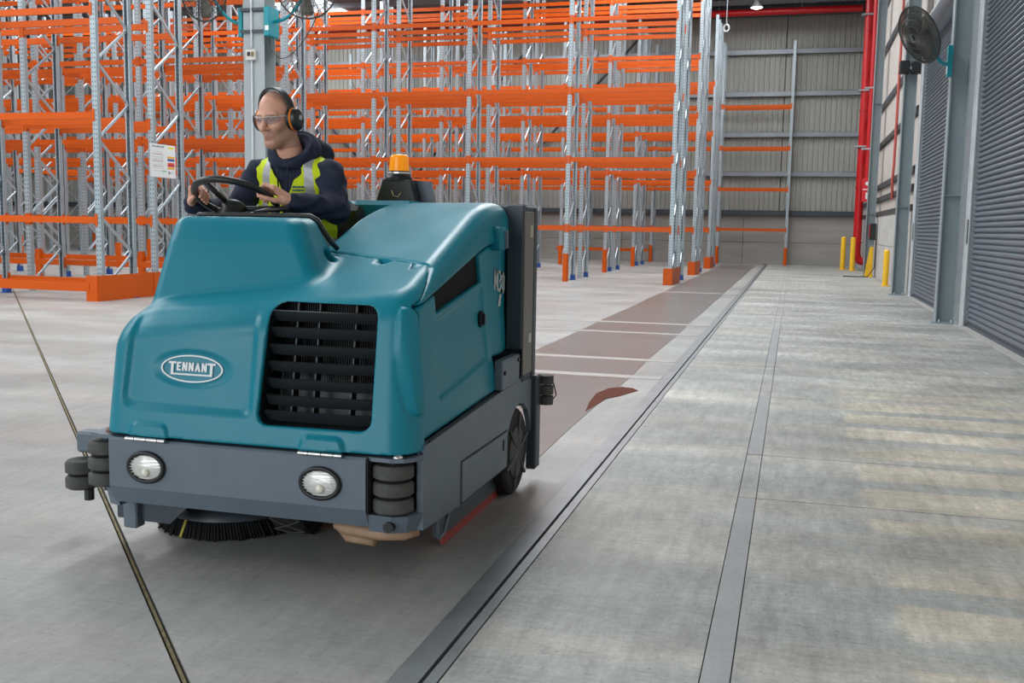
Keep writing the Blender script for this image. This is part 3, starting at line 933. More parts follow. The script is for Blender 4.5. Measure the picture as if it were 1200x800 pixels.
rail_guard(2.24, 32.4, .92, 'yellow tapered guard at the foot of the corner column')
bollard(2.29, 27.2, .92, 'short yellow post against the pale wall beside the grey column', r=.07)
cb = thing('control_box', 'black control box with red edge on the corner column', 'box', (2.3, 32.6, 1.3))
MB().bevbox(2.22, 2.40, 32.50, 32.62, 1.12, 1.62, .015).build('enclosure', BLACKP, cb)
MB().box(2.20, 2.219, 32.50, 32.62, 1.2, 1.58).build('red_edge', REDP, cb)
tag(MB().tube([(2.385, 32.30, 1.15), (2.385, 32.28, .8), (2.38, 32.27, .3), (2.2, 32.22, .02), (1.85, 32.15, .016), (1.5, 32.25, .016)], .016, 6).build('power_cable', BLACKP, None, smooth=True, org=(2.1, 32.5, 0)), 'black power cable trailing from the corner column onto the floor', 'cable')
jb_ = thing('junction_box', 'black twin box fixed high on the grey column by the far door', 'box', (2.3, 23.2, 4.8))
MB().bevbox(2.22, 2.46, 23.05, 23.30, 4.68, 4.92, .02).build('enclosure', BLACKP, jb_)
MB().bevbox(1.98, 2.18, 23.05, 23.30, 4.68, 4.94, .02).build('enclosure', BLACKP, jb_)
MB().box(2.16, 2.24, 23.10, 23.25, 4.76, 4.82).build('bracket', GALV, jb_)
hp = thing('hose_pipe', 'thin red pipe hanging down the pale wall between the columns', 'pipe', (2.38, 27.9, 2))
MB().tube([(2.37, 27.6, 9), (2.37, 27.6, 3.1), (2.37, 27.8, 2.7), (2.37, 27.6, 2.2)], .035, 8).build('pipe_run', mat('faded_red', (.5, .10, .08), .5), hp, smooth=True)
tp = thing('air_pipe', 'thin turquoise pipe on the pale wall beside the grey column', 'pipe', (2.38, 25.2, 3))
MB().tube([(2.37, 25.4, 9), (2.37, 25.4, 2.9)], .025, 8).build('pipe_run', TEALB, tp, smooth=True)
MB().box(2.33, 2.41, 25.3, 25.5, 3.9, 3.94).build('pipe_clip', TEALB, tp)


def high_bay(x, y, z, label):
    o = thing('high_bay_lamp', label, 'lamp', (x, y, z))
    MB().lathe([(.06, .28), (.10, .25), (.12, .12), (.24, 0.0), (.25, -.02)], (x, y, z), (0, 0, 1), 20).build('lamp_shade', PALE, o, smooth=True)
    MB().lathe([(0, -.07), (.13, -.06), (.2, -.03), (.235, -.012)], (x, y, z), (0, 0, 1), 20).build('lens', mat('lamp_lens', (1, 1, .95), .4, emit=((1, .98, .92), 6.0)), o, smooth=True)
    MB().tube([(x, y, z + .27), (x, y, ROOF_Z)], .01, 6).build('hanger', GALV, o)


high_bay(-1.75, 40.2, 9.72, 'glowing high bay lamp above the red pipe at the back')
high_bay(-8.6, 40.0, 9.78, 'glowing high bay lamp among the racks, left of the front rack end')
cw = thing('hook_cable', 'pale steel cable with a round hook beside the rear rack end', 'cable', (-2.6, 37.6, 0))
MB().tube([(-2.62, 37.0, 8.5), (-2.62, 37.0, ROOF_Z)], .018, 6).build('cable', GALV, cw)
MB().tube([(-2.62 + .09 * math.sin(t), 37.0, 8.38 + .12 * math.cos(t)) for t in [2 * PI * i / 14 for i in range(14)]], .03, 6, closed=True).build('hook', PALE, cw)
st_ = MB()
pp = [(-1.40, 7.10), (-1.385, 7.35), (-1.36, 7.72), (-1.28, 7.90), (-1.18, 8.22), (-1.24, 8.33), (-1.34, 8.36), (-1.43, 8.25), (-1.48, 7.95), (-1.455, 7.55)]
st_.prism(pp, lambda u, v, k: (u, v, .0008 + .0034 * k))
tag(st_.build('splotch', mat('red_brown_splotch', (.13, .035, .02), .65, spec=.05, noise=.2, nscale=6)), 'rust red puddle on the floor beside the joint slot', 'splotch')  # flat matt red-brown patch laid on the floor

# ================================================================== THE RIDE-ON SCRUBBER
mc = thing('floor_scrubber', 'big teal ride-on floor scrubber with grey bumper and black front grille', 'floor scrubber', (-1.94, 4.2, 0))


def yfront(x, z): return 3.305 + .17 * (z - .5) + .022 * ((x + 1.94) / .65) ** 2


def ztop(x, y): return smin(1.066 + .36 * (y - 3.45) + .10 * (x + 1.5) - 1.3 * np.clip(-2.40 - x, 0, .3) ** 2, 1.437 + 0 * (x + y), .07)


def d_base(P):
    x, y, z = P
    fr = (yfront(x, z) - y) * .98
    lf = (-2.607 + .01 * (z - .5)) - x
    rt = x - (-1.283 - .05 * (z - .5))
    side = rint([fr, lf, rt], .105)
    return rint([side, (z - ztop(x, y)) / 1.065], .08)


def d_cowl(P):
    x, y, z = P
    f = (3.575 + .33 * (z - .97) + .15 * np.maximum(z - 1.25, 0) - y) / 1.06
    l = (-2.552 + .12 * (z - 1.0)) - x
    r = (x - (-1.765 - .55 * (z - 1.05))) / 1.14
    return rint([rint([f, l, r], .06), (z - 1.352 - .02 * (y - 3.8)) / 1.0, y - 3.885], .035)


def seam(x, z):
    top = 3.97 - .45 * (x + 1.92)
    sd = np.maximum(3.465, 3.78 + 1.9 * (z - 1.2)) + np.maximum(0, -1.44 - x) * 6
    return np.minimum(top, sd)


GC = (-1.672, .804, .222, .226)


def grille_d(x, z):
    s = x - .045 * (z - .806) * np.clip((-1.65 - x) / .2, -.25, 1)
    return rrect2(s, z, GC[0], GC[1], GC[2], GC[3], .045)


def d_cover(P):
    x, y, z = P
    d = smin(d_base(P), d_cowl(P), .014 + .03 * np.clip((x + 2.05) / .25, 0, 1))
    front = np.clip((yfront(x, z) + .07 - y) / .02, 0, 1)
    # recessed panel with the badge, wrapped by a raised border
    pan = smax(smax(-2.500 - x + .05 * (z - .6), .612 - z, .05), x + 1.935 + .0 * z, .04)
    d = d + .017 * step(pan, .032) * front * np.clip((1.0 - z) / .10, 0, 1)
    ov = np.sqrt(((x + 2.21) / .165) ** 2 + ((z - .765) / .066) ** 2) - 1
    d = d + .009 * step(ov * .09, .03) * front
    # hinge pads, corner bulge
    for hx in (-2.365, -1.632):
        d = d - .013 * step(rrect2(x, z, hx, .505, .088 - .25 * np.clip(z - .50, 0, 1), .045, .02), .018) * front
    sidem = np.clip((x + 1.38) / .02, 0, 1)
    bl = rrect2(y, z, 3.425, .835, .034, .195, .03)
    d = d - .014 * step(bl, .016) * sidem + .006 * step(np.abs(bl - .012) - .004, .012) * sidem
    # grille opening
    d = np.maximum(d, -np.maximum(grille_d(x, z), y - (yfront(x, z) + .16)))
    d = np.maximum(d, y - seam(x, z) + .002)
    d = np.maximum(d, (.500 + .0 * x) - z)
    # open cockpit behind the cowl
    d = np.maximum(d, -np.maximum(np.maximum(3.80 - y, x + 1.965), .98 - z))
    for (dx, dy) in ((-1.86, 3.83), (-1.60, 3.80)):
        d = smax(d, -(ln(x - dx, y - dy, z - ztop(dx, dy) - .018) - .034), .02)
    return d


def cov_mi(c):
    return ((grille_d(c[:, 0], c[:, 2]) < .004) & (c[:, 1] > yfront(c[:, 0], c[:, 2]) + .016) & (c[:, 1] < 3.62)).astype(int)


sdf('front_cover', d_cover, (-2.64, 3.27, .48), (-1.24, 4.03, 1.38), .0056, [TEAL, GRILLE], mc, mif=cov_mi)


def zdoor(y): return 1.035 + .247 * (y - 3.5) - .06 * np.clip((y - 4.2) / .4, 0, 1) ** 2


def d_hood(P):
    x, y, z = P
    d = d_base(P) - .004
    d = np.maximum(d, seam(x, z) + .002 - y)
    d = rint([d, -1.965 - x + .05 * np.clip((y - 4.35) / .25, 0, 1)], .035)
    d = rint([d, y - 4.715], .04)
    d = rint([d, np.where(x > -1.4, (zdoor(y) + .004 - z), -.1)], .012)
    return np.maximum(d, 1.0 - z)


hood = sdf('engine_hood', d_hood, (-2.0, 3.42, .98), (-1.26, 4.75, 1.46), .006, TEAL, mc)
WIN = [(3.645, 1.068), (4.205, 1.205), (4.24, 1.085), (3.665, .992)]
REC = [(3.655, .965), (4.265, 1.06), (4.33, .735), (3.675, .655)]


def poly2(u, v, pts):
    """signed distance to convex clockwise polygon"""
    d = None; n = len(pts)
    for i in range(n):
        (a, b), (c, e) = pts[i], pts[(i + 1) % n]; L = math.hypot(c - a, e - b)
        q = ((u - a) * -(e - b) + (v - b) * (c - a)) / L
        d = q if d is None else np.maximum(d, q)
    return d


def yrear(z): return 4.335 + .11 * np.clip((1.2 - z) / .5, 0, 1.2) - .05 * np.sin(np.clip((1.2 - z) / .6, 0, 1) * PI)


def sillz(y): return .512 + .047 * (y - 3.27)


def d_door(P):
    x, y, z = P
    d = d_base((x + .012, np.maximum(y, 3.6), np.minimum(z, .95) + 0 * y))
    d = np.maximum(d, -1.42 - x)
    d = d + .010 * step(poly2(y, z, REC), .016)
    d = np.maximum(d, -np.maximum(poly2(y, z, WIN), -1.345 - x))
    d = np.maximum(d, -np.maximum(ln(y - 4.27, z - .92) - .036, -1.335 - x))
    return rint([d, 3.478 - y, y - yrear(z) + .004, z - zdoor(y) + .004, sillz(y) + .006 - z], .008)


door = sdf('side_door', d_door, (-1.45, 3.44, .49), (-1.25, 4.50, 1.26), .006, TEAL, mc)
MB().prism([(a, b) for a, b in WIN], lambda u, v, k: (-1.338 + .004 * k, u, v)).build('vent_screen', mat('black_screen', (.008, .008, .009), .7, spec=.15), door)
MB().cyl((-1.34, 4.27, .92), (-1.315, 4.27, .92), .034, n=20).build('latch', BLACKP, door, smooth=True, auto=40)
MB().box(-1.316, -1.304, 4.262, 4.278, .895, .945).build('latch_handle', GRILLE, door)


def d_rear(P):
    x, y, z = P
    d = d_base((x + .024 + .02 * np.clip((y - 4.6) / .12, 0, 1), np.maximum(y, 3.7), np.minimum(z, .95) + 0 * y))
    d = np.maximum(d, -1.50 - x)
    return rint([d, yrear(z) + .006 - y, y - 4.742, z - zdoor(np.minimum(y, 4.5)) + .004, .725 - z], .012)


rear = sdf('rear_side_panel', d_rear, (-1.52, 4.24, .70), (-1.26, 4.77, 1.30), .007, TEAL, mc)
MB().bevbox(-2.115, -1.79, 4.622, 4.80, .75, 1.447, .022).build('solution_tank', TEAL, mc)
MB().bevbox(-2.20, -2.12, 4.64, 4.80, .9, 1.444, .012).build('tank_end', TEAL, mc)
# latch bracket where hood meets the rear
MB().bevbox(-1.345, -1.285, 4.44, 4.53, 1.22, 1.33, .01).build('hood_latch', TEAL, mc)
MB().box(-1.30, -1.272, 4.50, 4.515, 1.23, 1.31).build('latch_strap', GREYM, mc)

# stroke lettering
def strokes(word, fat):
    """list of 2D polygons for block capitals, unit height, returns polys and width"""
    L = {'E': (.62, [(0, 0, fat, 1), (0, 0, .62, fat * .8), (0, 1 - fat * .8, .62, 1), (0, .5 - fat * .4, .54, .5 + fat * .4)]),
         'N': (.74, [(0, 0, fat, 1), (.74 - fat, 0, .74, 1), [(0, 1), (fat * 1.05, 1), (.74, 0), (.74 - fat * 1.05, 0)]]),
         'A': (.80, [[(0, 0), (fat * 1.1, 0), (.40 + fat * .45, 1), (.40 - fat * .45, 1)], [(.80, 0), (.40 + fat * .45, 1), (.40 - fat * .45, 1), (.80 - fat * 1.1, 0)], (.2, .22, .6, .22 + fat * .8)]),
         'M': (.92, [(0, 0, fat, 1), (.92 - fat, 0, .92, 1), [(0, 1), (fat * 1.1, 1), (.46 + fat * .5, .12), (.46 - fat * .5, .12)], [(.92, 1), (.46 + fat * .5, .12), (.46 - fat * .5, .12), (.92 - fat * 1.1, 1)]]),
         '3': (.62, [(0, 0, .62, fat * .8), (0, 1 - fat * .8, .62, 1), (.14, .5 - fat * .4, .62, .5 + fat * .4), (.62 - fat, 0, .62, 1)]),
         '0': (.66, [(0, 0, fat, 1), (.66 - fat, 0, .66, 1), (0, 0, .66, fat * .8), (0, 1 - fat * .8, .66, 1)])}
    out = []; x = 0
    for ch in word:
        wd, ps = L[ch]
        for p in ps:
            if isinstance(p, tuple): p = [(p[0], p[1]), (p[2], p[1]), (p[2], p[3]), (p[0], p[3])]
            out.append([(x + a, b) for a, b in p])
        x += wd + .17
    return out, x - .17


bx, bz = -2.21, .765


def on_cover(u, v, k, lift=.0):
    """badge coordinates in metres -> just above the recessed cover"""
    x = bx + u; z = bz + .77 * v
    return (x, yfront(x, z) + .0265 - .0015 - .004 * k - lift, z)


mb = MB(); n = 56
for i in range(n):
    t0, t1 = 2 * PI * i / n, 2 * PI * (i + 1) / n
    mb.prism([(.138 * math.cos(t0), .068 * math.sin(t0)), (.138 * math.cos(t1), .068 * math.sin(t1)), (.131 * math.cos(t1), .061 * math.sin(t1)), (.131 * math.cos(t0), .061 * math.sin(t0))], on_cover)
mb.build('badge_ring', WHITE, mc)
mb = MB(); ps, wd = strokes('ENNAN', .25); H_ = .043; sc = .134 / wd
for p in ps: mb.prism([(-.067 + a * sc, -.012 + b * H_) for a, b in p], on_cover)
# long-stemmed end letters joined by the underline
for sg_ in (-1, 1):
    xs_ = sg_ * .087
    a, b = sorted((xs_ - .017, xs_ + .017)); mb.prism([(a, .022), (b, .022), (b, .032), (a, .032)], on_cover)
    mb.prism([(xs_ - .0055, -.033), (xs_ + .0055, -.033), (xs_ + .0055, .022), (xs_ - .0055, .022)], on_cover)
mb.prism([(-.0925, -.033), (.0925, -.033), (.0925, -.025), (-.0925, -.025)], on_cover)
mb.build('badge_lettering', WHITE, mc)
mb = MB(); ps, wd = strokes('M30', .2)
for p in ps: mb.prism([(a / wd, b) for a, b in p], lambda u, v, k: (-1.327 + .002 * k, 4.475 + .17 * u, 1.04 + .10 * v - .03 * u))
mb.prism([(.40, -.75), (.62, -.75), (.72, -.1), (.52, -.1)], lambda u, v, k: (-1.327 + .002 * k, 4.475 + .17 * u, 1.02 + .085 * v))
mb.build('side_lettering', SILVERP, rear)

# grille louvres, ribs and the radiator behind
for i, zz in enumerate((1.000, .938, .874, .811, .747, .685, .627)):
    mb = MB(); vs = []; N = 8
    for j in range(N + 1):
        x = -1.890 + .434 * j / N; e = .012 * (abs(j / N - .5) * 2) ** 4
        y = yfront(x, zz) + .020 + e
        vs += [(x, y, zz), (x, y + .026, zz - .040), (x, y + .030, zz - .038), (x, y + .006, zz + .002), (x, y + .012, zz + .003)]
    fs = []
    for j in range(N):
        a, b = j * 5, j * 5 + 5
        fs += [(a, b, b + 1, a + 1), (a + 1, b + 1, b + 2, a + 2), (a + 2, b + 2, b + 3, a + 3), (a, a + 3, b + 3, b), (a + 3, a + 4, b + 4, b + 3)]
    mb.add(vs, fs).build('louvre', mat('louvre_plastic', (0.020, 0.026, 0.031), 0.34), mc)
for x in (-1.80, -1.71, -1.56):
    MB().box(x - .003, x + .003, 3.395, 3.44, .59, 1.03, fn=lambda a, b, c: (a, b + .17 * (c - .6), c)).build('grille_rib', mat('rib_plastic', (.022, .025, .028), .45), mc)
mb = MB()
for k in range(46): mb.box(-1.885 + k * .0094, -1.882 + k * .0094, 3.505, 3.515, .59, 1.03)
o = mb.build('radiator_fins', mat('fin_metal', (.012, .012, .012), .6), mc); o['kind'] = 'stuff'

# cowl trim, dash and steering
tr = []
for t in range(15):
    a = t / 14; tr.append((-2.56 + .60 * a, 3.893, 1.357))
tr = [(-2.56, 3.893, 1.05), (-2.545, 3.893, 1.25), (-2.525, 3.893, 1.335)] + [(-2.495 + .53 * i / 10, 3.893, 1.360) for i in range(11)] + [(-1.935, 3.893, 1.345), (-1.905, 3.893, 1.30), (-1.875, 3.9, 1.255), (-1.865, 3.94, 1.225)]
MB().tube(tr, .011, 8).build('cowl_trim', BLACKP, mc, smooth=True)
MB().bevbox(-2.53, -2.02, 3.885, 4.00, .98, 1.335, .015).build('dash_panel', BLACKP, mc)
WC = Vector((-2.392, 4.02, 1.428)); tl = math.radians(27); WR = .182
wn = Vector((0.0, math.sin(tl), math.cos(tl)))          # wheel normal, towards the driver and up
wf = Vector((0, -math.cos(tl), math.sin(tl)))           # up-slope, towards the front
wx = Vector((1, 0, 0))
WP = lambda t, r=WR, h=0: WC + (wx * math.cos(t) + wf * math.sin(t)) * r + wn * h
sw_ = MB().tube([WP(2 * PI * k / 48) for k in range(48)], .0155, 12, closed=True).build('steering_wheel', BLACKP, mc, smooth=True)
MB().lathe([(0, .02), (.045, .015), (.055, 0), (.05, -.03), (.06, -.07), (.07, -.13), (.075, -.2)], WC - wn * .035, wn, 20).build('hub', BLACKP, sw_, smooth=True)
for t in (PI * .62, PI * 1.2, PI * 1.85):
    MB().tube([WP(t, WR - .005), WP(t, WR * .55, -.02), WP(t, .03, -.04)], .013, 8).build('spoke', BLACKP, sw_, smooth=True)
MB().tube([(-2.30, 4.02, 1.37), (-2.22, 4.0, 1.385), (-2.12, 3.99, 1.392)], .012, 8).build('control_lever', BLACKP, mc, smooth=True)
# cockpit tub, seat
mb = MB(); mb.box(-2.56, -1.97, 3.9, 4.62, .46, .50).box(-2.56, -2.53, 3.9, 4.62, .50, .95).box(-1.985, -1.965, 3.9, 4.62, .5, 1.18).box(-2.56, -1.97, 4.6, 4.63, .5, 1.25)
mb.build('cockpit_tub', BLACKP, mc)
st = MB().bevbox(-2.48, -2.05, 4.2, 4.62, .84, .945, .03).build('seat', BLACKP, mc)
MB().bevbox(-2.47, -2.035, 4.545, 4.625, .92, 1.43, .035, fn=lambda x, y, z: (x, y + .10 * (z - .92), z)).build('seat_backrest', mat('seat_vinyl', (.018, .018, .02), .3), mc)
MB().bevbox(-2.42, -2.1, 4.25, 4.6, .50, .84, .01).build('seat_pedestal', BLACKP, mc)

# amber beacon on its bracket
be = Vector((-1.93, 4.80, 0))
br_ = MB().prism([(-2.035, 1.445), (-1.825, 1.445), (-1.86, 1.555), (-2.00, 1.555)], lambda u, v, k: (u, 4.755 + .09 * k, v)).build('beacon_bracket', BLACKP, mc)
MB().prism([(-1.845, 1.445), (-1.755, 1.445), (-1.785, 1.55), (-1.865, 1.555)], lambda u, v, k: (u, 4.86 + .006 * k, v)).build('bracket_plate', GREYM, br_)
bb = MB().lathe([(0, 1.55), (.064, 1.55), (.066, 1.565), (.058, 1.575), (.056, 1.598), (0, 1.598)], be, (0, 0, 1), 28).build('beacon_base', BLACKP, mc, smooth=True, auto=40)
MB().lathe([(.0565, 1.578), (.0572, 1.579), (.0572, 1.592), (.0565, 1.593)], be, (0, 0, 1), 28).build('chrome_band', CHROME, bb)
pr = [(0.051, 1.598)]
for i in range(9): pr += [(.0515 - .0006 * i, 1.602 + .0078 * i), (.0497 - .0006 * i, 1.606 + .0078 * i)]
pr += [(.044, 1.672), (.036, 1.679), (0, 1.681)]
MB().lathe(pr, be, (0, 0, 1), 32).build('beacon_lens', AMBER, mc, smooth=True, auto=60)
MB().tube([(-1.95, 4.752, 1.50), (-1.94, 4.748, 1.475), (-1.915, 4.748, 1.468), (-1.90, 4.75, 1.49)], .003, 6).build('beacon_wire', mat('brass_wire', (.5, .4, .2), .4, .5), br_)

# grey rear body, with side panel, labels and bumper bar
MB().bevbox(-1.345, -1.262, 4.745, 4.80, .73, 1.438, .006).build('corner_pillar', GREYD, mc)
rb = MB().bevbox(-2.58, -1.262, 4.79, 5.04, .56, 1.438, .012).build('rear_body', GREYD, mc)
MB().bevbox(-1.264, -1.254, 4.755, 4.925, .60, 1.405, .004).build('side_strip', mat('warm_grey_steel', (.20, .19, .17), .5, noise=.1, nscale=3), rb)
MB().box(-1.264, -1.259, 4.94, 4.965, .56, 1.42).build('shadow_gap', JOINT, rb)
MB().box(-1.2542, -1.2525, 4.85, 4.90, 1.28, 1.34).build('label_plate', mat('cream_label', (.5, .49, .38), .5), rb)
MB().box(-1.2542, -1.2525, 4.85, 4.90, .755, .80).build('label_plate', SILVERP, rb)
MB().bevbox(-1.305, -1.262, 4.42, 4.72, .575, .715, .006).build('valve_cover', GREYM, mc)
for y, z in ((4.45, .655), (4.69, .69)): MB().cyl((-1.262, y, z), (-1.254, y, z), .010, n=10).build('knob', BLACKP, mc)
MB().bevbox(-1.30, -1.245, 5.01, 5.10, .07, .565, .008).build('rear_bumper_bar', GREYD, mc)
MB().bevbox(-2.58, -1.30, 5.02, 5.09, .40, .56, .008).build('rear_bumper', GREYD, mc)
for z in (.40, .455, .51):
    MB().cyl((-1.225, 5.13, z), (-1.225, 5.13, z + .045), .040, n=16).build('rear_roller', RUBBER, mc)
MB().tube([(-1.22, 5.17, .55), (-1.20, 5.20, .5), (-1.185, 5.2, .44), (-1.2, 5.19, .42)], .004, 6).build('trailing_wire', BLACKP, mc)

# grey front bumper and frame
bu = MB().prism([(3.312, .292), (3.312, .478), (3.32, .487), (3.42, .487), (3.42, .222), (3.345, .222)][::-1], lambda u, v, k: (-2.545 + 1.087 * k, u, v)).build('front_bumper', GREYM, mc)
cornerpts = [(-1.458, 3.315), (-1.44, 3.305), (-1.37, 3.30), (-1.315, 3.315), (-1.29, 3.345), (-1.276, 3.40), (-1.276, 3.48), (-1.458, 3.48)]
MB().prism(cornerpts, lambda u, v, k: (u, v + .02, .474 + .015 * k)).build('corner_plate', GREYM, mc)
MB().prism([(-2.545, 3.335), (-2.60, 3.335), (-2.66, 3.36), (-2.665, 3.50), (-2.545, 3.50)], lambda u, v, k: (u, v, .474 + .015 * k)).build('corner_plate', GREYM, mc)
MB().prism([(-1.458, 3.33), (-1.36, 3.325), (-1.305, 3.35), (-1.276, 3.41), (-1.276, 3.50), (-1.458, 3.50)], lambda u, v, k: (u - (.018 if k == 0 and u > -1.4 else 0), v + (.02 if k == 0 else 0), .205 + .068 * k)).build('corner_block', GREYM, mc)
MB().cyl((-1.372, 3.318, .234), (-1.372, 3.36, .234), .02, n=16).build('towing_eye', BLACKP, mc)
MB().prism([(-2.545, 3.345), (-2.60, 3.36), (-2.615, 3.42), (-2.545, 3.48)], lambda u, v, k: (u + (.02 if k == 0 else 0), v, .205 + .075 * k)).build('corner_block', GREYM, mc)
for x, y in ((-1.345, 3.345),): MB().lathe([(0, .505), (.012, .503), (.02, .494), (.02, .488)], (x, y, 0), (0, 0, 1), 14).build('dome_bolt', CHROME, mc, smooth=True)
MB().lathe([(0, .505), (.012, .503), (.02, .494), (.02, .488)], (-2.60, 3.40, 0), (0, 0, 1), 14).build('dome_bolt', mat('rusty_bolt', (.25, .12, .08), .6), mc, smooth=True)


def roller(cx_, cy_, z0, h, r):
    MB().lathe([(0, 0), (r - .012, 0), (r, .008), (r, h - .010), (r - .010, h), (.02, h), (0, h)], (cx_, cy_, z0), (0, 0, 1), 28).build('bumper_roller', RUBBER, mc, smooth=True, auto=45)


for k in range(3):
    roller(-1.378, 3.385, .278 + .063 * k, .054, .076)
    roller(-2.612, 3.395, .275 + .063 * k, .054, .076)
MB().cyl((-1.378, 3.385, .26), (-1.378, 3.385, .48), .02, n=10).build('roller_pin', GREYD, mc)
MB().cyl((-2.612, 3.395, .25), (-2.612, 3.395, .48), .02, n=10).build('roller_pin', GREYD, mc)
for k in range(2): roller(-2.845, 3.53, .205 + .064 * k, .056, .068)
MB().cyl((-2.79, 3.50, .165), (-2.79, 3.50, .21), .02, n=10).build('roller_pin', BLACKP, mc)
MB().bevbox(-2.90, -2.58, 3.56, 3.64, .345, .435, .01).build('roller_bracket', GREYM, mc)
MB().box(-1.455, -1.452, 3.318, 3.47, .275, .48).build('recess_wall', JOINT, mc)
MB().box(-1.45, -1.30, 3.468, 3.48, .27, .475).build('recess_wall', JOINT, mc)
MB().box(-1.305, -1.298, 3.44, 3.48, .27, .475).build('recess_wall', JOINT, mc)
# side frames
sp_ = [(3.42, .205), (3.42, .489), (3.44, .52)] + [(y, float(sillz(y))) for y in (3.8, 4.2, 4.6, 5.0)] + [(5.02, .45)]
for i in range(9):
    t = math.radians(-10 + 20 * i); sp_.append((4.775 + .245 * math.cos(t), .215 + .245 * math.sin(t)))
sp_ += [(4.52, .19), (3.86, .185)]
for x in (-1.300, -2.615):
    MB().prism(sp_, lambda u, v, k: (x + .026 * k, u, v)).build('side_frame', GREYM, mc)
ht = MB().bevbox(-1.277, -1.268, 3.865, 4.545, .192, .362, .003).build('side_hatch', GREYM, mc)
MB().box(-1.270, -1.266, 4.46, 4.485, .285, .335).build('hatch_slot', JOINT, ht)
MB().box(-1.278, -1.2735, 3.855, 4.555, .185, .370).build('hatch_gap', JOINT, mc)
MB().tube([(-1.283, 3.42, .492)] + [(-1.281, y, float(sillz(y)) + .002) for y in (3.5, 4, 4.4)] + [(-1.281, 4.40, .575)], .005, 6).build('sill_seal', BLACKP, mc)
# headlamps and hinges
for hx in (-2.375, -1.637):
    hl = MB()
    rim = [Vector((hx + .077 * math.cos(2 * PI * k / 36), 3.306, .380 + .056 * math.sin(2 * PI * k / 36))) for k in range(36)]
    hl.tube(rim, .009, 8, closed=True); h_ = hl.build('headlamp', BLACKP, mc, smooth=True)
    vs = []; n = 36; rings = [(1.0, 0), (.8, .006), (.5, .011), (.2, .0135), (.02, .014)]
    for (q_, d_) in rings: vs += [(hx + .074 * q_ * math.cos(2 * PI * k / n), 3.310 - d_, .380 + .053 * q_ * math.sin(2 * PI * k / n)) for k in range(n)]
    fs = [(i * n + k, i * n + (k + 1) % n, (i + 1) * n + (k + 1) % n, (i + 1) * n + k) for i in range(4) for k in range(n)]
    MB().add(vs, fs).build('lens', LAMPGLASS, h_, smooth=True)
    MB().lathe([(.016, 0), (.016, .008), (.010, .014), (0, .016)], (hx + .006, 3.300, .362), (0, -1, 0), 16).build('bulb', mat('bulb_glass', (.9, .86, .75), .15), h_, smooth=True)
    for k in range(9):
        zz = .336 + .011 * k; hw = .068 * math.sqrt(max(0, 1 - ((zz - .38) / .052) ** 2)); q_ = abs(zz - .38) / .055
        MB().box(hx - hw, hx + hw, 3.2965 + .008 * q_, 3.301 + .006 * q_, zz, zz + .0016).build('lens_flute', LAMPGLASS, h_)
for hx in (-2.37, -1.632):
    for a, b in ((-.088, -.050), (-.047, .003), (.006, .052), (.055, .086)):
        MB().cyl((hx + a, 3.302, .490), (hx + b, 3.302, .490), .0085, n=12).build('hinge_knuckle', CHROME, mc, smooth=True, auto=40)
# underside, wheels, brushes and squeegees
MB().box(-2.5, -1.40, 3.9, 4.95, .20, .56).build('chassis', BLACKP, mc)
MB().box(-2.5, -1.42, 3.43, 3.9, .30, .48).build('front_crossmember', BLACKP, mc)


def wheel(name, cx_, y, r, wd, spokes=0):
    pr = [(r * .62, -wd / 2), (r * .93, -wd / 2), (r, -wd * .38), (r, wd * .38), (r * .93, wd / 2), (r * .62, wd / 2)]
    o = MB().lathe(pr, (cx_, y, r + .001), (1, 0, 0), 40).build(name, TYRE, mc, smooth=True, auto=40)
    MB().lathe([(0, -.02), (r * .62, -.02), (r * .62, .012), (r * .2, .02), (0, .02)], (cx_ + wd * .5 - .008, y, r), (1, 0, 0), 28).build('wheel_disc', BLACKP, o, smooth=True, auto=40)
    for k in range(spokes):
        t = 2 * PI * k / spokes + .3
        MB().tube([(cx_ + wd * .5 + .006, y + math.cos(t) * r * a, r + math.sin(t) * r * a) for a in (.12, .92)], .009, 6).build('wheel_spoke', mat('spoke_grey', (.09, .09, .09), .5), o)
    return o


wheel('rear_wheel', -1.345, 4.775, .215, .115, 6)
wheel('rear_wheel', -2.56, 4.775, .215, .115, 6)
fw = wheel('front_wheel', -2.0, 3.86, .165, .15)
mb = MB()
for k in range(14):
    t0 = 2 * PI * k / 14
    for s in (-1, 1):
        pts = []
        for i in range(5):
            q_ = i / 4; t = t0 + q_ * .45; pts.append((-2.0 + s * (q_ - .5) * .14, 3.86 + .1655 * math.cos(t), .166 + .1655 * math.sin(t)))
        mb.tube(pts, .004, 4)
mb.build('tyre_tread', mat('tread_grey', (.06, .06, .058), .8), fw)
brush = thing
MB().lathe([(.06, .13), (.27, .125), (.30, .10), (.305, .075), (0, .075)], (-2.36, 3.93, 0), (0, 0, 1), 36).build('brush_plate', GREYD, mc, smooth=True, auto=40)
mb = MB()
for k in range(150):
    t = 2 * PI * k / 150; r_ = .285 + .02 * random.random()
    mb.tube([(-2.36 + .28 * math.cos(t), 3.93 + .28 * math.sin(t), .08), (-2.36 + (r_ + .03) * math.cos(t + .05), 3.93 + (r_ + .03) * math.sin(t + .05), .004)], .006, 4)
o = mb.build('brush_bristles', mat('bristle', (.010, .011, .012), .8, spec=.2), mc); o['kind'] = 'stuff'
mb = MB()
for t in (-1.8,): mb.tube([(-2.36 + .285 * math.cos(t), 3.93 + .285 * math.sin(t), .08), (-2.36 + .325 * math.cos(t), 3.93 + .325 * math.sin(t), .004)], .008, 4)
mb.build('wear_bristle', mat('yellow_bristle', (.45, .38, .06), .7), mc)
MB().bevbox(-2.60, -2.535, 3.46, 3.52, .075, .225, .006).build('brush_arm', GREYM, mc)
MB().bevbox(-2.66, -2.61, 3.50, 3.56, .10, .22, .006).build('brush_arm', GREYD, mc)
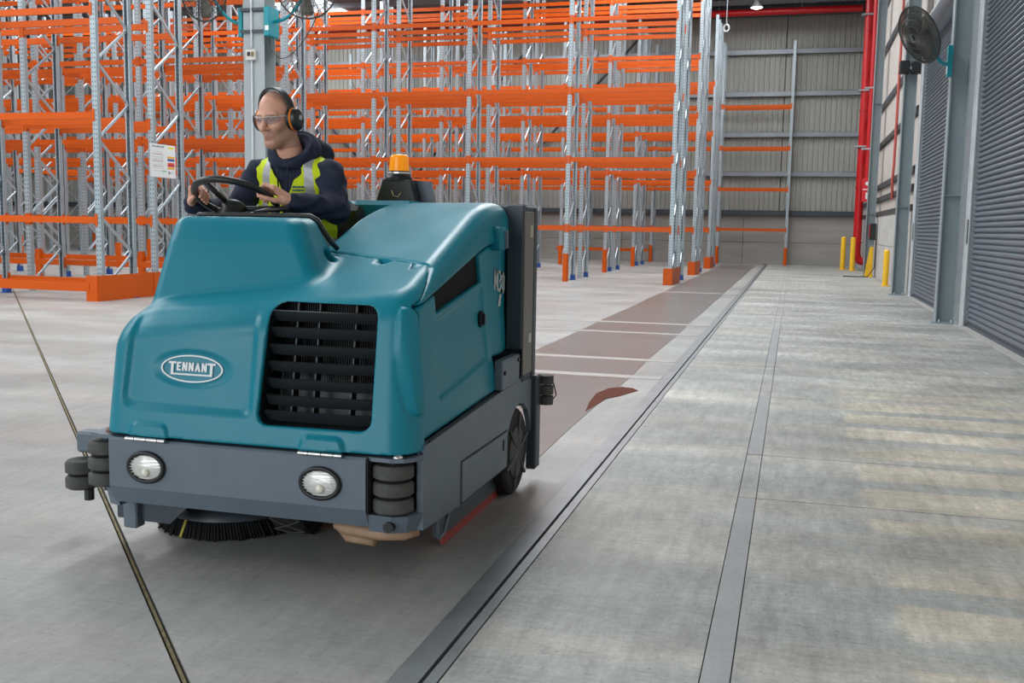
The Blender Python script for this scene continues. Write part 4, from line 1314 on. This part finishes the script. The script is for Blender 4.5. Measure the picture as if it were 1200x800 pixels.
MB().prism([(-2.54, .21), (-2.28, .21), (-2.40, .10), (-2.54, .10)], lambda u, v, k: (u, 3.49 + .012 * k, v)).build('brush_guard', GREYD, mc)
MB().tube([(-1.64, 3.45, .185), (-1.60, 3.44, .178), (-1.45, 3.43, .172), (-1.36, 3.44, .178), (-1.31, 3.47, .188)], [.018, .024, .026, .026, .02], 10).build('side_wiper', BEIGE, mc, smooth=True)
MB().tube([(-1.70, 3.62, .12), (-1.62, 3.52, .115), (-1.50, 3.50, .115)], .02, 8).build('side_wiper', BEIGE, mc, smooth=True)
MB().tube([(-1.300, 3.64, .22), (-1.295, 3.64, .13), (-1.295, 3.66, .10), (-1.295, 3.72, .11), (-1.295, 3.80, .22)], .008, 8).build('tie_loop', GREYM, mc, smooth=True)
sk = MB().prism([(3.80, .055), (3.80, .20), (4.62, .20), (4.62, .055)], lambda u, v, k: (-1.40 + .03 * k + (.03 if v < .1 else 0), u, v)).build('side_squeegee', GREYD, mc)
MB().prism([(3.86, .008), (3.86, .060), (4.66, .060), (4.66, .008)], lambda u, v, k: (-1.372 + .014 * k + (.012 if v < .03 else 0), u, v)).build('squeegee_blade', REDR, sk)
MB().prism([(3.80, .055), (3.80, .20), (4.62, .20), (4.62, .055)], lambda u, v, k: (-2.52 + .03 * k, u, v)).build('side_squeegee', GREYD, mc)
# ================================================================== THE DRIVER
pe = thing('person', 'seated man in yellow safety vest, navy hoodie, ear defenders, hands on the wheel', 'person', (-2.29, 4.40, .95))
V3 = lambda *a: np.array(a, float)
HX = -2.29
SHL, SHR = V3(-2.105, 4.375, 1.560), V3(-2.475, 4.375, 1.560)
ELL, ELR = V3(-2.035, 4.29, 1.395), V3(-2.585, 4.32, 1.36)
HIPS = V3(HX, 4.43, 1.02)
NB, NT = V3(HX, 4.375, 1.60), V3(HX - .025, 4.31, 1.76)
fa, fp = math.radians(-9), math.radians(-14)      # head turned to his right and tipped down
Hf = V3(math.sin(fa) * math.cos(fp), -math.cos(fa) * math.cos(fp), math.sin(fp))
Hl = np.cross(Hf, V3(0, 0, 1)); Hl = -Hl / np.linalg.norm(Hl)       # towards his left
Hu = np.cross(Hl, Hf); Hu = Hu if Hu[2] > 0 else -Hu
HCN = V3(-2.333, 4.285, 1.808); HS = .93


def hp_(a, f, u): return HCN + HS * (Hl * a + Hf * f + Hu * u)


def grip(t):
    c = np.array(WP(t)); o = np.array(wx * math.cos(t) + wf * math.sin(t)); tg = np.array(-wx * math.sin(t) + wf * math.cos(t)); return c, o, tg, np.array(wn)


def hand_points(t, sgn):
    c, o, tg, n = grip(t); tg = tg * sgn
    W = c + o * .070 - tg * .075 + n * .010
    fs = []
    for j, s in enumerate((.036, .0125, -.0105, -.032)):
        k = (1.0, 1.06, 1.0, .86)[j]
        b = c + tg * (s * .95)
        fs.append([b + o * .030 + n * .030 * k - tg * .006, b - o * .012 * k + n * .042 * k + tg * .004, b - o * .038 * k + n * .016 * k + tg * .006, b - o * .030 + n * -.014 * k + tg * .004])
    th = [c + o * .050 - tg * .035 - n * .004, c + o * .034 + tg * .004 - n * .020, c + o * .012 + tg * .034 - n * .026, c - o * .008 + tg * .052 - n * .022]
    return W, fs, th, c, o, tg, n


HLP = hand_points(math.radians(8), 1)
HRP = hand_points(math.radians(176), -1)

lo = np.array([-2.70, 3.90, .49], f32); hi = np.array([-1.95, 4.62, 1.96], f32); hh = .0035
nn = [int((hi[i] - lo[i]) / hh) + 1 for i in range(3)]
AX = [(lo[i] + hh * np.arange(nn[i])).astype(f32) for i in range(3)]
F = np.full(nn, .5, f32)


def put(fn, b0, b1, k, op='u', pad=.05):
    s = []
    for i in range(3):
        a = int(max(0, (min(b0[i], b1[i]) - pad - lo[i]) / hh)); b = int(min(nn[i], (max(b0[i], b1[i]) + pad - lo[i]) / hh + 2)); s.append(slice(a, b))
    P = (AX[0][s[0]][:, None, None], AX[1][s[1]][None, :, None], AX[2][s[2]][None, None, :])
    q = F[tuple(s)]; d = fn(P)
    F[tuple(s)] = smin(q, d, k) if op == 'u' else smax(q, -d, k)


def cap_(a, b, ra, rb=None, k=.02):
    r = max(ra, rb or ra); put(lambda P: sd_cap(P, a, b, ra, rb), a, b, k, pad=r + .04)


def ell_(c, r, B=None, k=.02, op='u'):
    m = max(r); put(lambda P: sd_ell(P, c, r, B), np.array(c) - m, np.array(c) + m, k, op, pad=.04)


HB = [Hl, Hf, Hu]
sc_ = lambda *r: [HS * q for q in r]
# trunk and limbs
ell_((HX, 4.42, 1.45), (.165, .105, .17), k=.04); ell_((HX, 4.43, 1.22), (.15, .11, .20), k=.05); ell_(HIPS, (.165, .115, .11), k=.05)
for S_, E_, H_, sx in ((SHL, ELL, HLP, 1), (SHR, ELR, HRP, -1)):
    cap_(V3(HX + sx * .06, 4.375, 1.565), S_, .05, .052, .04)
    cap_(S_, E_, .050, .040, .03); cap_(E_, H_[0], .041, .027, .02)
    hip = HIPS + V3(sx * .085, -.02, -.02); kn = V3(HX + sx * .165, 4.05, 1.03); an = V3(HX + sx * .16, 4.12, .60)
    cap_(hip, kn, .078, .055, .03); cap_(kn, an, .052, .035, .02); cap_(an + V3(0, .03, -.045), an + V3(0, -.13, -.055), .035, .03, .02)
cap_(NB, NT, .060, .056, .03); cap_(V3(HX - .10, 4.385, 1.575), V3(HX + .10, 4.385, 1.575), .045, .045, .05)
# hands
for (W, fs, th, c, o_, tg, n_) in (HLP, HRP):
    for f in fs:
        cap_(W + (f[0] - W) * .35, f[0], .0155, .0115, .012)
    cap_(W, (fs[0][0] + fs[3][0]) / 2, .021, .014, .012)
    for j, f in enumerate(fs):
        q = (1, 1.04, 1, .88)[j]
        cap_(f[0], f[1], .0108 * q, .0096 * q, .005); cap_(f[1], f[2], .0096 * q, .0086 * q, .003); cap_(f[2], f[3], .0086 * q, .0074 * q, .003)
        put(lambda P, f=f, q=q: sd_cap(P, f[0], f[0], .0125 * q), f[0], f[0], .004)
    cap_(W, th[0], .020, .017, .012); cap_(th[0], th[1], .0155, .0122, .008); cap_(th[1], th[2], .0120, .0105, .003); cap_(th[2], th[3], .0105, .0085, .003)
# head
ell_(hp_(0, -.012, .045), sc_(.077, .099, .090), HB, .02)
ell_(hp_(0, .027, -.030), sc_(.066, .064, .088), HB, .03)
for s in (-1, 1):
    cap_(hp_(s * .052, -.010, -.062), hp_(s * .014, .062, -.110), .026 * HS, .023 * HS, .03)
    ell_(hp_(s * .040, .062, -.026), sc_(.026, .026, .024), HB, .025)
    ell_(hp_(s * .033, .108, .007), sc_(.024, .027, .015), HB, .014, 'd')
    cap_(hp_(s * .012, .086, .027), hp_(s * .050, .074, .030), .009 * HS, .008 * HS, .02)
    ell_(hp_(s * .033, .078, .006), sc_(.0125, .0125, .0105), HB, .004)
    ell_(hp_(s * .080, -.010, -.005), sc_(.010, .018, .030), HB, .008)
    ell_(hp_(s * .013, .098, -.036), sc_(.010, .011, .009), HB, .008)
ell_(hp_(0, .066, -.110), sc_(.028, .022, .020), HB, .03)
cap_(hp_(0, .088, .020), hp_(0, .120, -.032), .0095 * HS, .0135 * HS, .012)
cap_(hp_(-.020, .079, -.0705), hp_(.020, .079, -.0705), .0080 * HS, None, .010); cap_(hp_(0, .086, -.0705), hp_(0, .0865, -.0705), .0075 * HS, None, .014)
cap_(hp_(-.016, .082, -.083), hp_(.016, .082, -.083), .0085 * HS, None, .010)
put(lambda P: sd_cap(P, hp_(-.023, .098, -.0765), hp_(.023, .098, -.0765), .003), hp_(-.02, .09, -.0765), hp_(.02, .09, -.0765), .004, 'd')
ell_(hp_(0, .094, -.096), sc_(.020, .006, .005), HB, .012, 'd')


def skin_col(V):
    q = (V - HCN) / HS; a, f, u = q @ Hl, q @ Hf, q @ Hu
    c = np.tile(np.array([.80, .43, .30]), (len(V), 1))
    rnd = np.sin(V[:, 0] * 310) * np.sin(V[:, 1] * 290 + 1) * np.sin(V[:, 2] * 330)
    c *= (1 + .06 * rnd)[:, None]
    head = u > -.16

    def mixc(m, col):
        nonlocal c
        m = np.clip(m, 0, 1)[:, None]; c = c * (1 - m) + np.array(col) * m
    sm = lambda x, w_: np.clip(.5 - x / w_, 0, 1)
    jaw = sm(u + .052 + .25 * np.abs(a) * 0 - np.clip(np.abs(a) - .04, 0, 1) * .9, .03) * (f > -.06) * (u > -.145)
    mixc(.50 * jaw * head, (.20, .115, .085))
    mous = sm(np.abs(u + .060) - .008, .012) * (np.abs(a) < .03) * (f > .07); mixc(.4 * mous, (.22, .12, .09))
    scalp = sm(-(u - .055 - 1.0 * np.clip(f + .0, -.1, .1) * .9), .03) * (f < .05) * head; mixc(.42 * scalp, (.22, .14, .11))
    br = sm(np.abs(u - .0285 + .06 * np.abs(np.abs(a) - .03)) - .0045, .004) * (np.abs(np.abs(a) - .032) < .021) * (f > .05); mixc(.6 * br, (.12, .07, .05))
    lips = sm(np.sqrt((a / .024) ** 2 + ((u + .0765) / .0125) ** 2) - 1, .5) * (f > .078); mixc(.65 * lips, (.42, .17, .14))
    slit = sm(np.abs(u + .0768) - .0015, .002) * (np.abs(a) < .023) * (f > .078); mixc(.8 * slit, (.12, .045, .04))
    nose = sm(np.sqrt((a / .02) ** 2 + ((u + .03) / .02) ** 2) - 1, .8) * (f > .095); mixc(.3 * nose, (.62, .27, .20))
    for s in (-1, 1):
        e = np.sqrt(((a - s * .033) / .0125) ** 2 + ((u - .003) / .0048) ** 2) - 1
        mixc(.9 * sm(e, .4) * (f > .07), (.62, .58, .54)); ir = np.sqrt((a - s * .033 + .002) ** 2 + (u - .003) ** 2); mixc(.95 * sm(ir - .0048, .003) * (f > .07), (.04, .03, .025))
        mixc(.6 * sm(np.abs(e) - .12, .2) * (u > .002) * (f > .065), (.10, .06, .05))
    return c


def mesh_field(Fa, name, mats, colf=None, relax=1):
    V, Q = sdf_arrays(lambda P: Fa, lo, hi, hh, relax) if True else None
    return mesh_np(name, V, Q, mats, pe, colf(V) if colf else None)


SKIN = mat('skin', (.5, .3, .2), .48, vcol='tint', sub=.08, bump=.12, bscale=240)
hi = lo + hh * (np.array(nn) - 1) - 1e-4
V_, Q_ = sdf_arrays(lambda P: F, lo, lo + hh * (np.array(nn) - 1.001), hh, 1)
mesh_np('body', V_, Q_, SKIN, pe, skin_col(V_))
del F

NAVY = mat('navy_fleece', (.012, .019, .046), .85, noise=.2, nscale=30, bump=.35, bscale=160)
NAVYR = mat('navy_rib', (.010, .016, .038), .9, bump=.4, bscale=220)


def d_trunk(P):
    x, y, z = P
    d = smin(sd_ell(P, (HX, 4.42, 1.44), (.19, .125, .185)), sd_ell(P, (HX, 4.435, 1.20), (.178, .135, .20)), .07)
    d = smin(d, sd_cap(P, V3(HX - .165, 4.385, 1.555), V3(HX + .165, 4.385, 1.555), .062), .06)
    d = smin(d, sd_cap(P, V3(HX - .05, 4.39, 1.61), V3(HX + .05, 4.39, 1.61), .055), .06)
    return d


def folds(P, a, ax_, f0):
    return a * np.sin(P[ax_] * f0 + 9 * P[0] + 14 * P[1])


def d_hoodie(P):
    x, y, z = P
    d = d_trunk(P) + folds(P, .0025, 2, 95)
    for S_, E_, H_ in ((SHL, ELL, HLP), (SHR, ELR, HRP)):
        W = H_[0]; cu = E_ + (W - E_) * .97
        arm = sd_cap(P, S_, E_, .068, .058)
        fo = .0045 * np.sin(120 * (z * .8 - y * .5 + .3 * x)) + .003 * np.sin(61 * (x + y + z))
        arm = smin(arm, sd_cap(P, E_, cu, .058, .045), .03) + fo
        arm = smin(arm, sd_cap(P, E_ + (W - E_) * .84, cu, .044, .040), .006)
        d = smin(d, arm, .028)
    # hood lying round the neck
    B = np.array([[1, 0, 0], [0, .80, -.60], [0, .60, .80]])
    q = [x - HX, (y - 4.365) * .80 + (z - 1.655) * .60, -(y - 4.365) * .60 + (z - 1.655) * .80]
    rr = np.sqrt(q[0] ** 2 + (q[1] * 1.05) ** 2 + 1e-9); ang = np.arctan2(q[1], q[0])
    tube = np.sqrt((rr - .096) ** 2 + (q[2] * .8) ** 2) - (.034 + .013 * np.sin(ang)) + .004 * np.sin(rr * 230 + 3 * ang)
    d = smin(d, tube, .018)
    d = smin(d, sd_ell(P, (HX + .01, 4.475, 1.655), (.145, .075, .085)), .035)
    # neck opening
    nk = sd_cap(P, V3(HX, 4.36, 1.655), V3(HX - .02, 4.30, 1.80), .060, .085)
    d = smax(d, -nk, .012)
    return np.maximum(d, 1.06 - z)


hd = sdf('hoodie', d_hoodie, (-2.72, 4.00, 1.04), (-1.93, 4.62, 1.78), .0058, NAVY, pe)
MB().tube([(-2.315, 4.268, 1.585), (-2.318, 4.262, 1.54), (-2.312, 4.262, 1.47), (-2.315, 4.262, 1.41)], .004, 6).build('drawstring', NAVYR, hd, smooth=True)
MB().tube([(-2.270, 4.268, 1.585), (-2.266, 4.262, 1.54), (-2.270, 4.262, 1.45), (-2.266, 4.262, 1.40)], .004, 6).build('drawstring', NAVYR, hd, smooth=True)


def vest_open(z): return .016 + .42 * np.clip(z - 1.47, 0, .2) + .02 * np.clip(1.5 - z, 0, .3)


def d_vest(P):
    x, y, z = P
    ax_ = np.abs(x - HX)
    d = d_trunk(P) - .013 + .003 * np.sin(70 * z + 20 * x)
    d = np.maximum(d, -(d_trunk(P) - .004))
    d = np.maximum(d, np.where(y < 4.40, (vest_open(z) - ax_) * .85, -.05))
    d = np.maximum(d, np.where(z > 1.40, ax_ - .182 - .25 * np.clip(1.47 - z, 0, .1), -.05))
    for S_, E_, sx in ((SHL, ELL, 1), (SHR, ELR, -1)):
        d = np.maximum(d, np.where(z > 1.36, .070 - sd_cap(P, S_ + V3(sx * .022, 0, -.015), E_, 0, 0), -.05))
    nk = sd_cap(P, V3(HX, 4.36, 1.58), V3(HX - .02, 4.30, 1.80), .094, .10)
    d = np.maximum(d, -nk)
    return np.maximum(np.maximum(d, 1.16 - z), z - 1.66)


HIVIS = mat('fluorescent_yellow', (.70, .84, .0), .7, noise=.06, nscale=20, bump=.2, bscale=90)
SILV = mat('reflective_tape', (.42, .43, .44), .42, .25, noise=.08, nscale=40)


def vest_mi(c):
    ax_ = np.abs(c[:, 0] - HX)
    tape = (np.abs(ax_ - .118 + .10 * (c[:, 2] - 1.45)) < .021)
    return (tape | (np.abs(c[:, 2] - 1.235) < .025)).astype(int)


vs_ = sdf('safety_vest', d_vest, (-2.54, 4.22, 1.14), (-2.04, 4.60, 1.68), .0036, [HIVIS, SILV], pe, mif=vest_mi, relax=2)
# printed mark on the chest: three short dark blue lines, the last one heavier
INKB = mat('navy_print', (.03, .10, .16), .6)


def chest(u, v, k):
    """point on the vest front, u along x, v up"""
    x, z = u, v; ylo, yhi = 4.15, 4.42
    for _ in range(24):
        ym = (ylo + yhi) / 2
        dd = float(d_trunk((f32(x), f32(ym), f32(z)))) - .013
        if dd > 0: ylo = ym
        else: yhi = ym
    return (x, ylo - .006 - .0015 * k, z)


mb = MB()
for (z, hgt, parts) in ((1.492, .008, (.022, .014, .012)), (1.477, .008, (.010, .026, .010)), (1.455, .014, (.010, .008, .008, .008, .010))):
    u = -2.252
    for pw in parts:
        mb.prism([(u, z), (u + pw, z), (u + pw, z + hgt), (u, z + hgt)], chest); u += pw + .003
mb.build('chest_print', INKB, vs_)


def d_trousers(P):
    d = sd_ell(P, HIPS, (.185, .135, .12))
    for sx in (-1, 1):
        hip = HIPS + V3(sx * .085, -.02, -.02); kn = V3(HX + sx * .165, 4.05, 1.03); an = V3(HX + sx * .16, 4.12, .60)
        d = smin(d, sd_cap(P, hip, kn, .092, .070), .04); d = smin(d, sd_cap(P, kn, an, .068, .058), .03)
    return d + .003 * np.sin(60 * P[2] + 40 * P[1])


sdf('trousers', d_trousers, (-2.62, 3.92, .52), (-1.96, 4.60, 1.18), .010, mat('dark_work_trousers', (.015, .017, .022), .85), pe)
for sx in (-1, 1):
    an = V3(HX + sx * .16, 4.12, .60)
    sdf('boot', lambda P, an=an: smin(sd_cap(P, an, an + V3(0, .01, -.05), .055, .05), sd_box(P, an + V3(0, -.05, -.07), (.048, .13, .032), .03), .03),
        tuple(an + V3(-.1, -.22, -.12)), tuple(an + V3(.1, .12, .09)), .009, BLACKP, pe)

# ear defenders
em_o = None
EMB = mat('ear_cup_black', (.014, .018, .02), .32)
EMO = mat('ear_cup_orange', (.85, .22, .01), .4)
Vh = lambda p: Vector([float(x) for x in p])
band = []
for i in range(25):
    t = PI * i / 24; band.append(Vh(hp_(.095 * math.cos(t), -.012 + .010 * math.sin(t), .012 + .138 * math.sin(t) ** .85)))
em = MB()
for i in range(24):
    for dz in (0,):
        pass
wv = Vh(Hf) * .017
vsb = []
for i, p in enumerate(band):
    t = PI * i / 24; nrm = Vh(Hl * math.cos(t) + Hu * math.sin(t)) * .004
    vsb += [p - wv - nrm, p + wv - nrm, p + wv + nrm, p - wv + nrm]
em.add(vsb, [(i * 4 + k, i * 4 + (k + 1) % 4, i * 4 + 4 + (k + 1) % 4, i * 4 + 4 + k) for i in range(24) for k in range(4)])
emo = em.build('ear_defenders', mat('headband_grey', (.03, .035, .037), .45), pe, smooth=True, auto=40)
for s in (-1, 1):
    ax_ = Vh(Hl * s); c0 = Vh(hp_(s * .078, -.012, -.008)); a_ = Vh(Hf); b_ = Vh(Hu)

    def ring(prof, nm, m, par):
        mb = MB(); n = 28; vs = []
        for (r, h) in prof: vs += [c0 + ax_ * h + a_ * (r * .040 * math.cos(2 * PI * k / n)) + b_ * (r * .052 * math.sin(2 * PI * k / n)) for k in range(n)]
        fs = [(i * n + k, i * n + (k + 1) % n, (i + 1) * n + (k + 1) % n, (i + 1) * n + k) for i in range(len(prof) - 1) for k in range(n)]
        fs += [tuple(range(n))[::-1], tuple(range((len(prof) - 1) * n, len(prof) * n))]
        return mb.add(vs, fs).build(nm, m, par, smooth=True, auto=50)
    ring([(.85, -.004), (1.0, .0), (1.0, .012), (.92, .015)], 'ear_cushion', EMB, emo)
    ring([(.9, .014), (1.04, .016), (1.04, .024), (.9, .026)], 'orange_ring', EMO, emo)
    ring([(.9, .025), (1.0, .027), (.97, .040), (.80, .050), (.45, .055), (.05, .056)], 'ear_cup', EMB, emo)
    MB().tube([c0 + ax_ * .03 + b_ * .045 - a_ * .004, c0 + ax_ * .026 + b_ * .075 - a_ * .002, c0 + ax_ * .018 + b_ * .10], .0035, 6).build('band_wire', CHROME, emo)
    MB().lathe([(0, .0575), (.010, .057), (.012, .0555), (0, .0555)], c0 + b_ * .008, ax_, 16).build('cup_mark', SILVERP, emo)

# clear safety glasses
LENS = mat('clear_lens', (.25, .30, .36), .05, alpha=.20, spec=.5)
gl = None
fr = MB(); top = []; bot = []
N = 24
for i in range(N + 1):
    t = (i / N - .5) * 2; ang = t * 1.18
    a = .081 * math.sin(ang); f = .030 + .080 * math.cos(ang) + .004
    top.append(Vh(hp_(a, f, .022 - .004 * t * t))); dip = .034 - .016 * math.exp(-(t / .12) ** 2) - .014 * t ** 4
    bot.append(Vh(hp_(a, f - .004, .020 - dip)))
fr.tube(top, .0022, 6)
glo = fr.build('safety_glasses', mat('clear_frame', (.7, .72, .74), .2, alpha=.75), pe, smooth=True)
vs = []
for p, q in zip(top, bot): vs += [p, q]
lens = MB().add(vs, [(2 * i, 2 * i + 1, 2 * i + 3, 2 * i + 2) for i in range(N)]).build('lens', LENS, glo, smooth=True)
md = lens.modifiers.new('thick', 'SOLIDIFY'); md.thickness = .0015
for s in (-1, 1):
    MB().tube([Vh(hp_(s * .078, .066, .020)), Vh(hp_(s * .084, .03, .016)), Vh(hp_(s * .083, -.01, .010))], .0028, 6).build('temple_arm', mat('clear_frame', (.7, .72, .74), .2, alpha=.75), glo, smooth=True)
# wedding ring on the left hand
f = HLP[1][2]; a_, b_ = f[0] * .55 + f[1] * .45, f[0] * .45 + f[1] * .55
MB().cyl(a_, b_, .0118, n=16).build('finger_ring', CHROME, pe, smooth=True, auto=40)
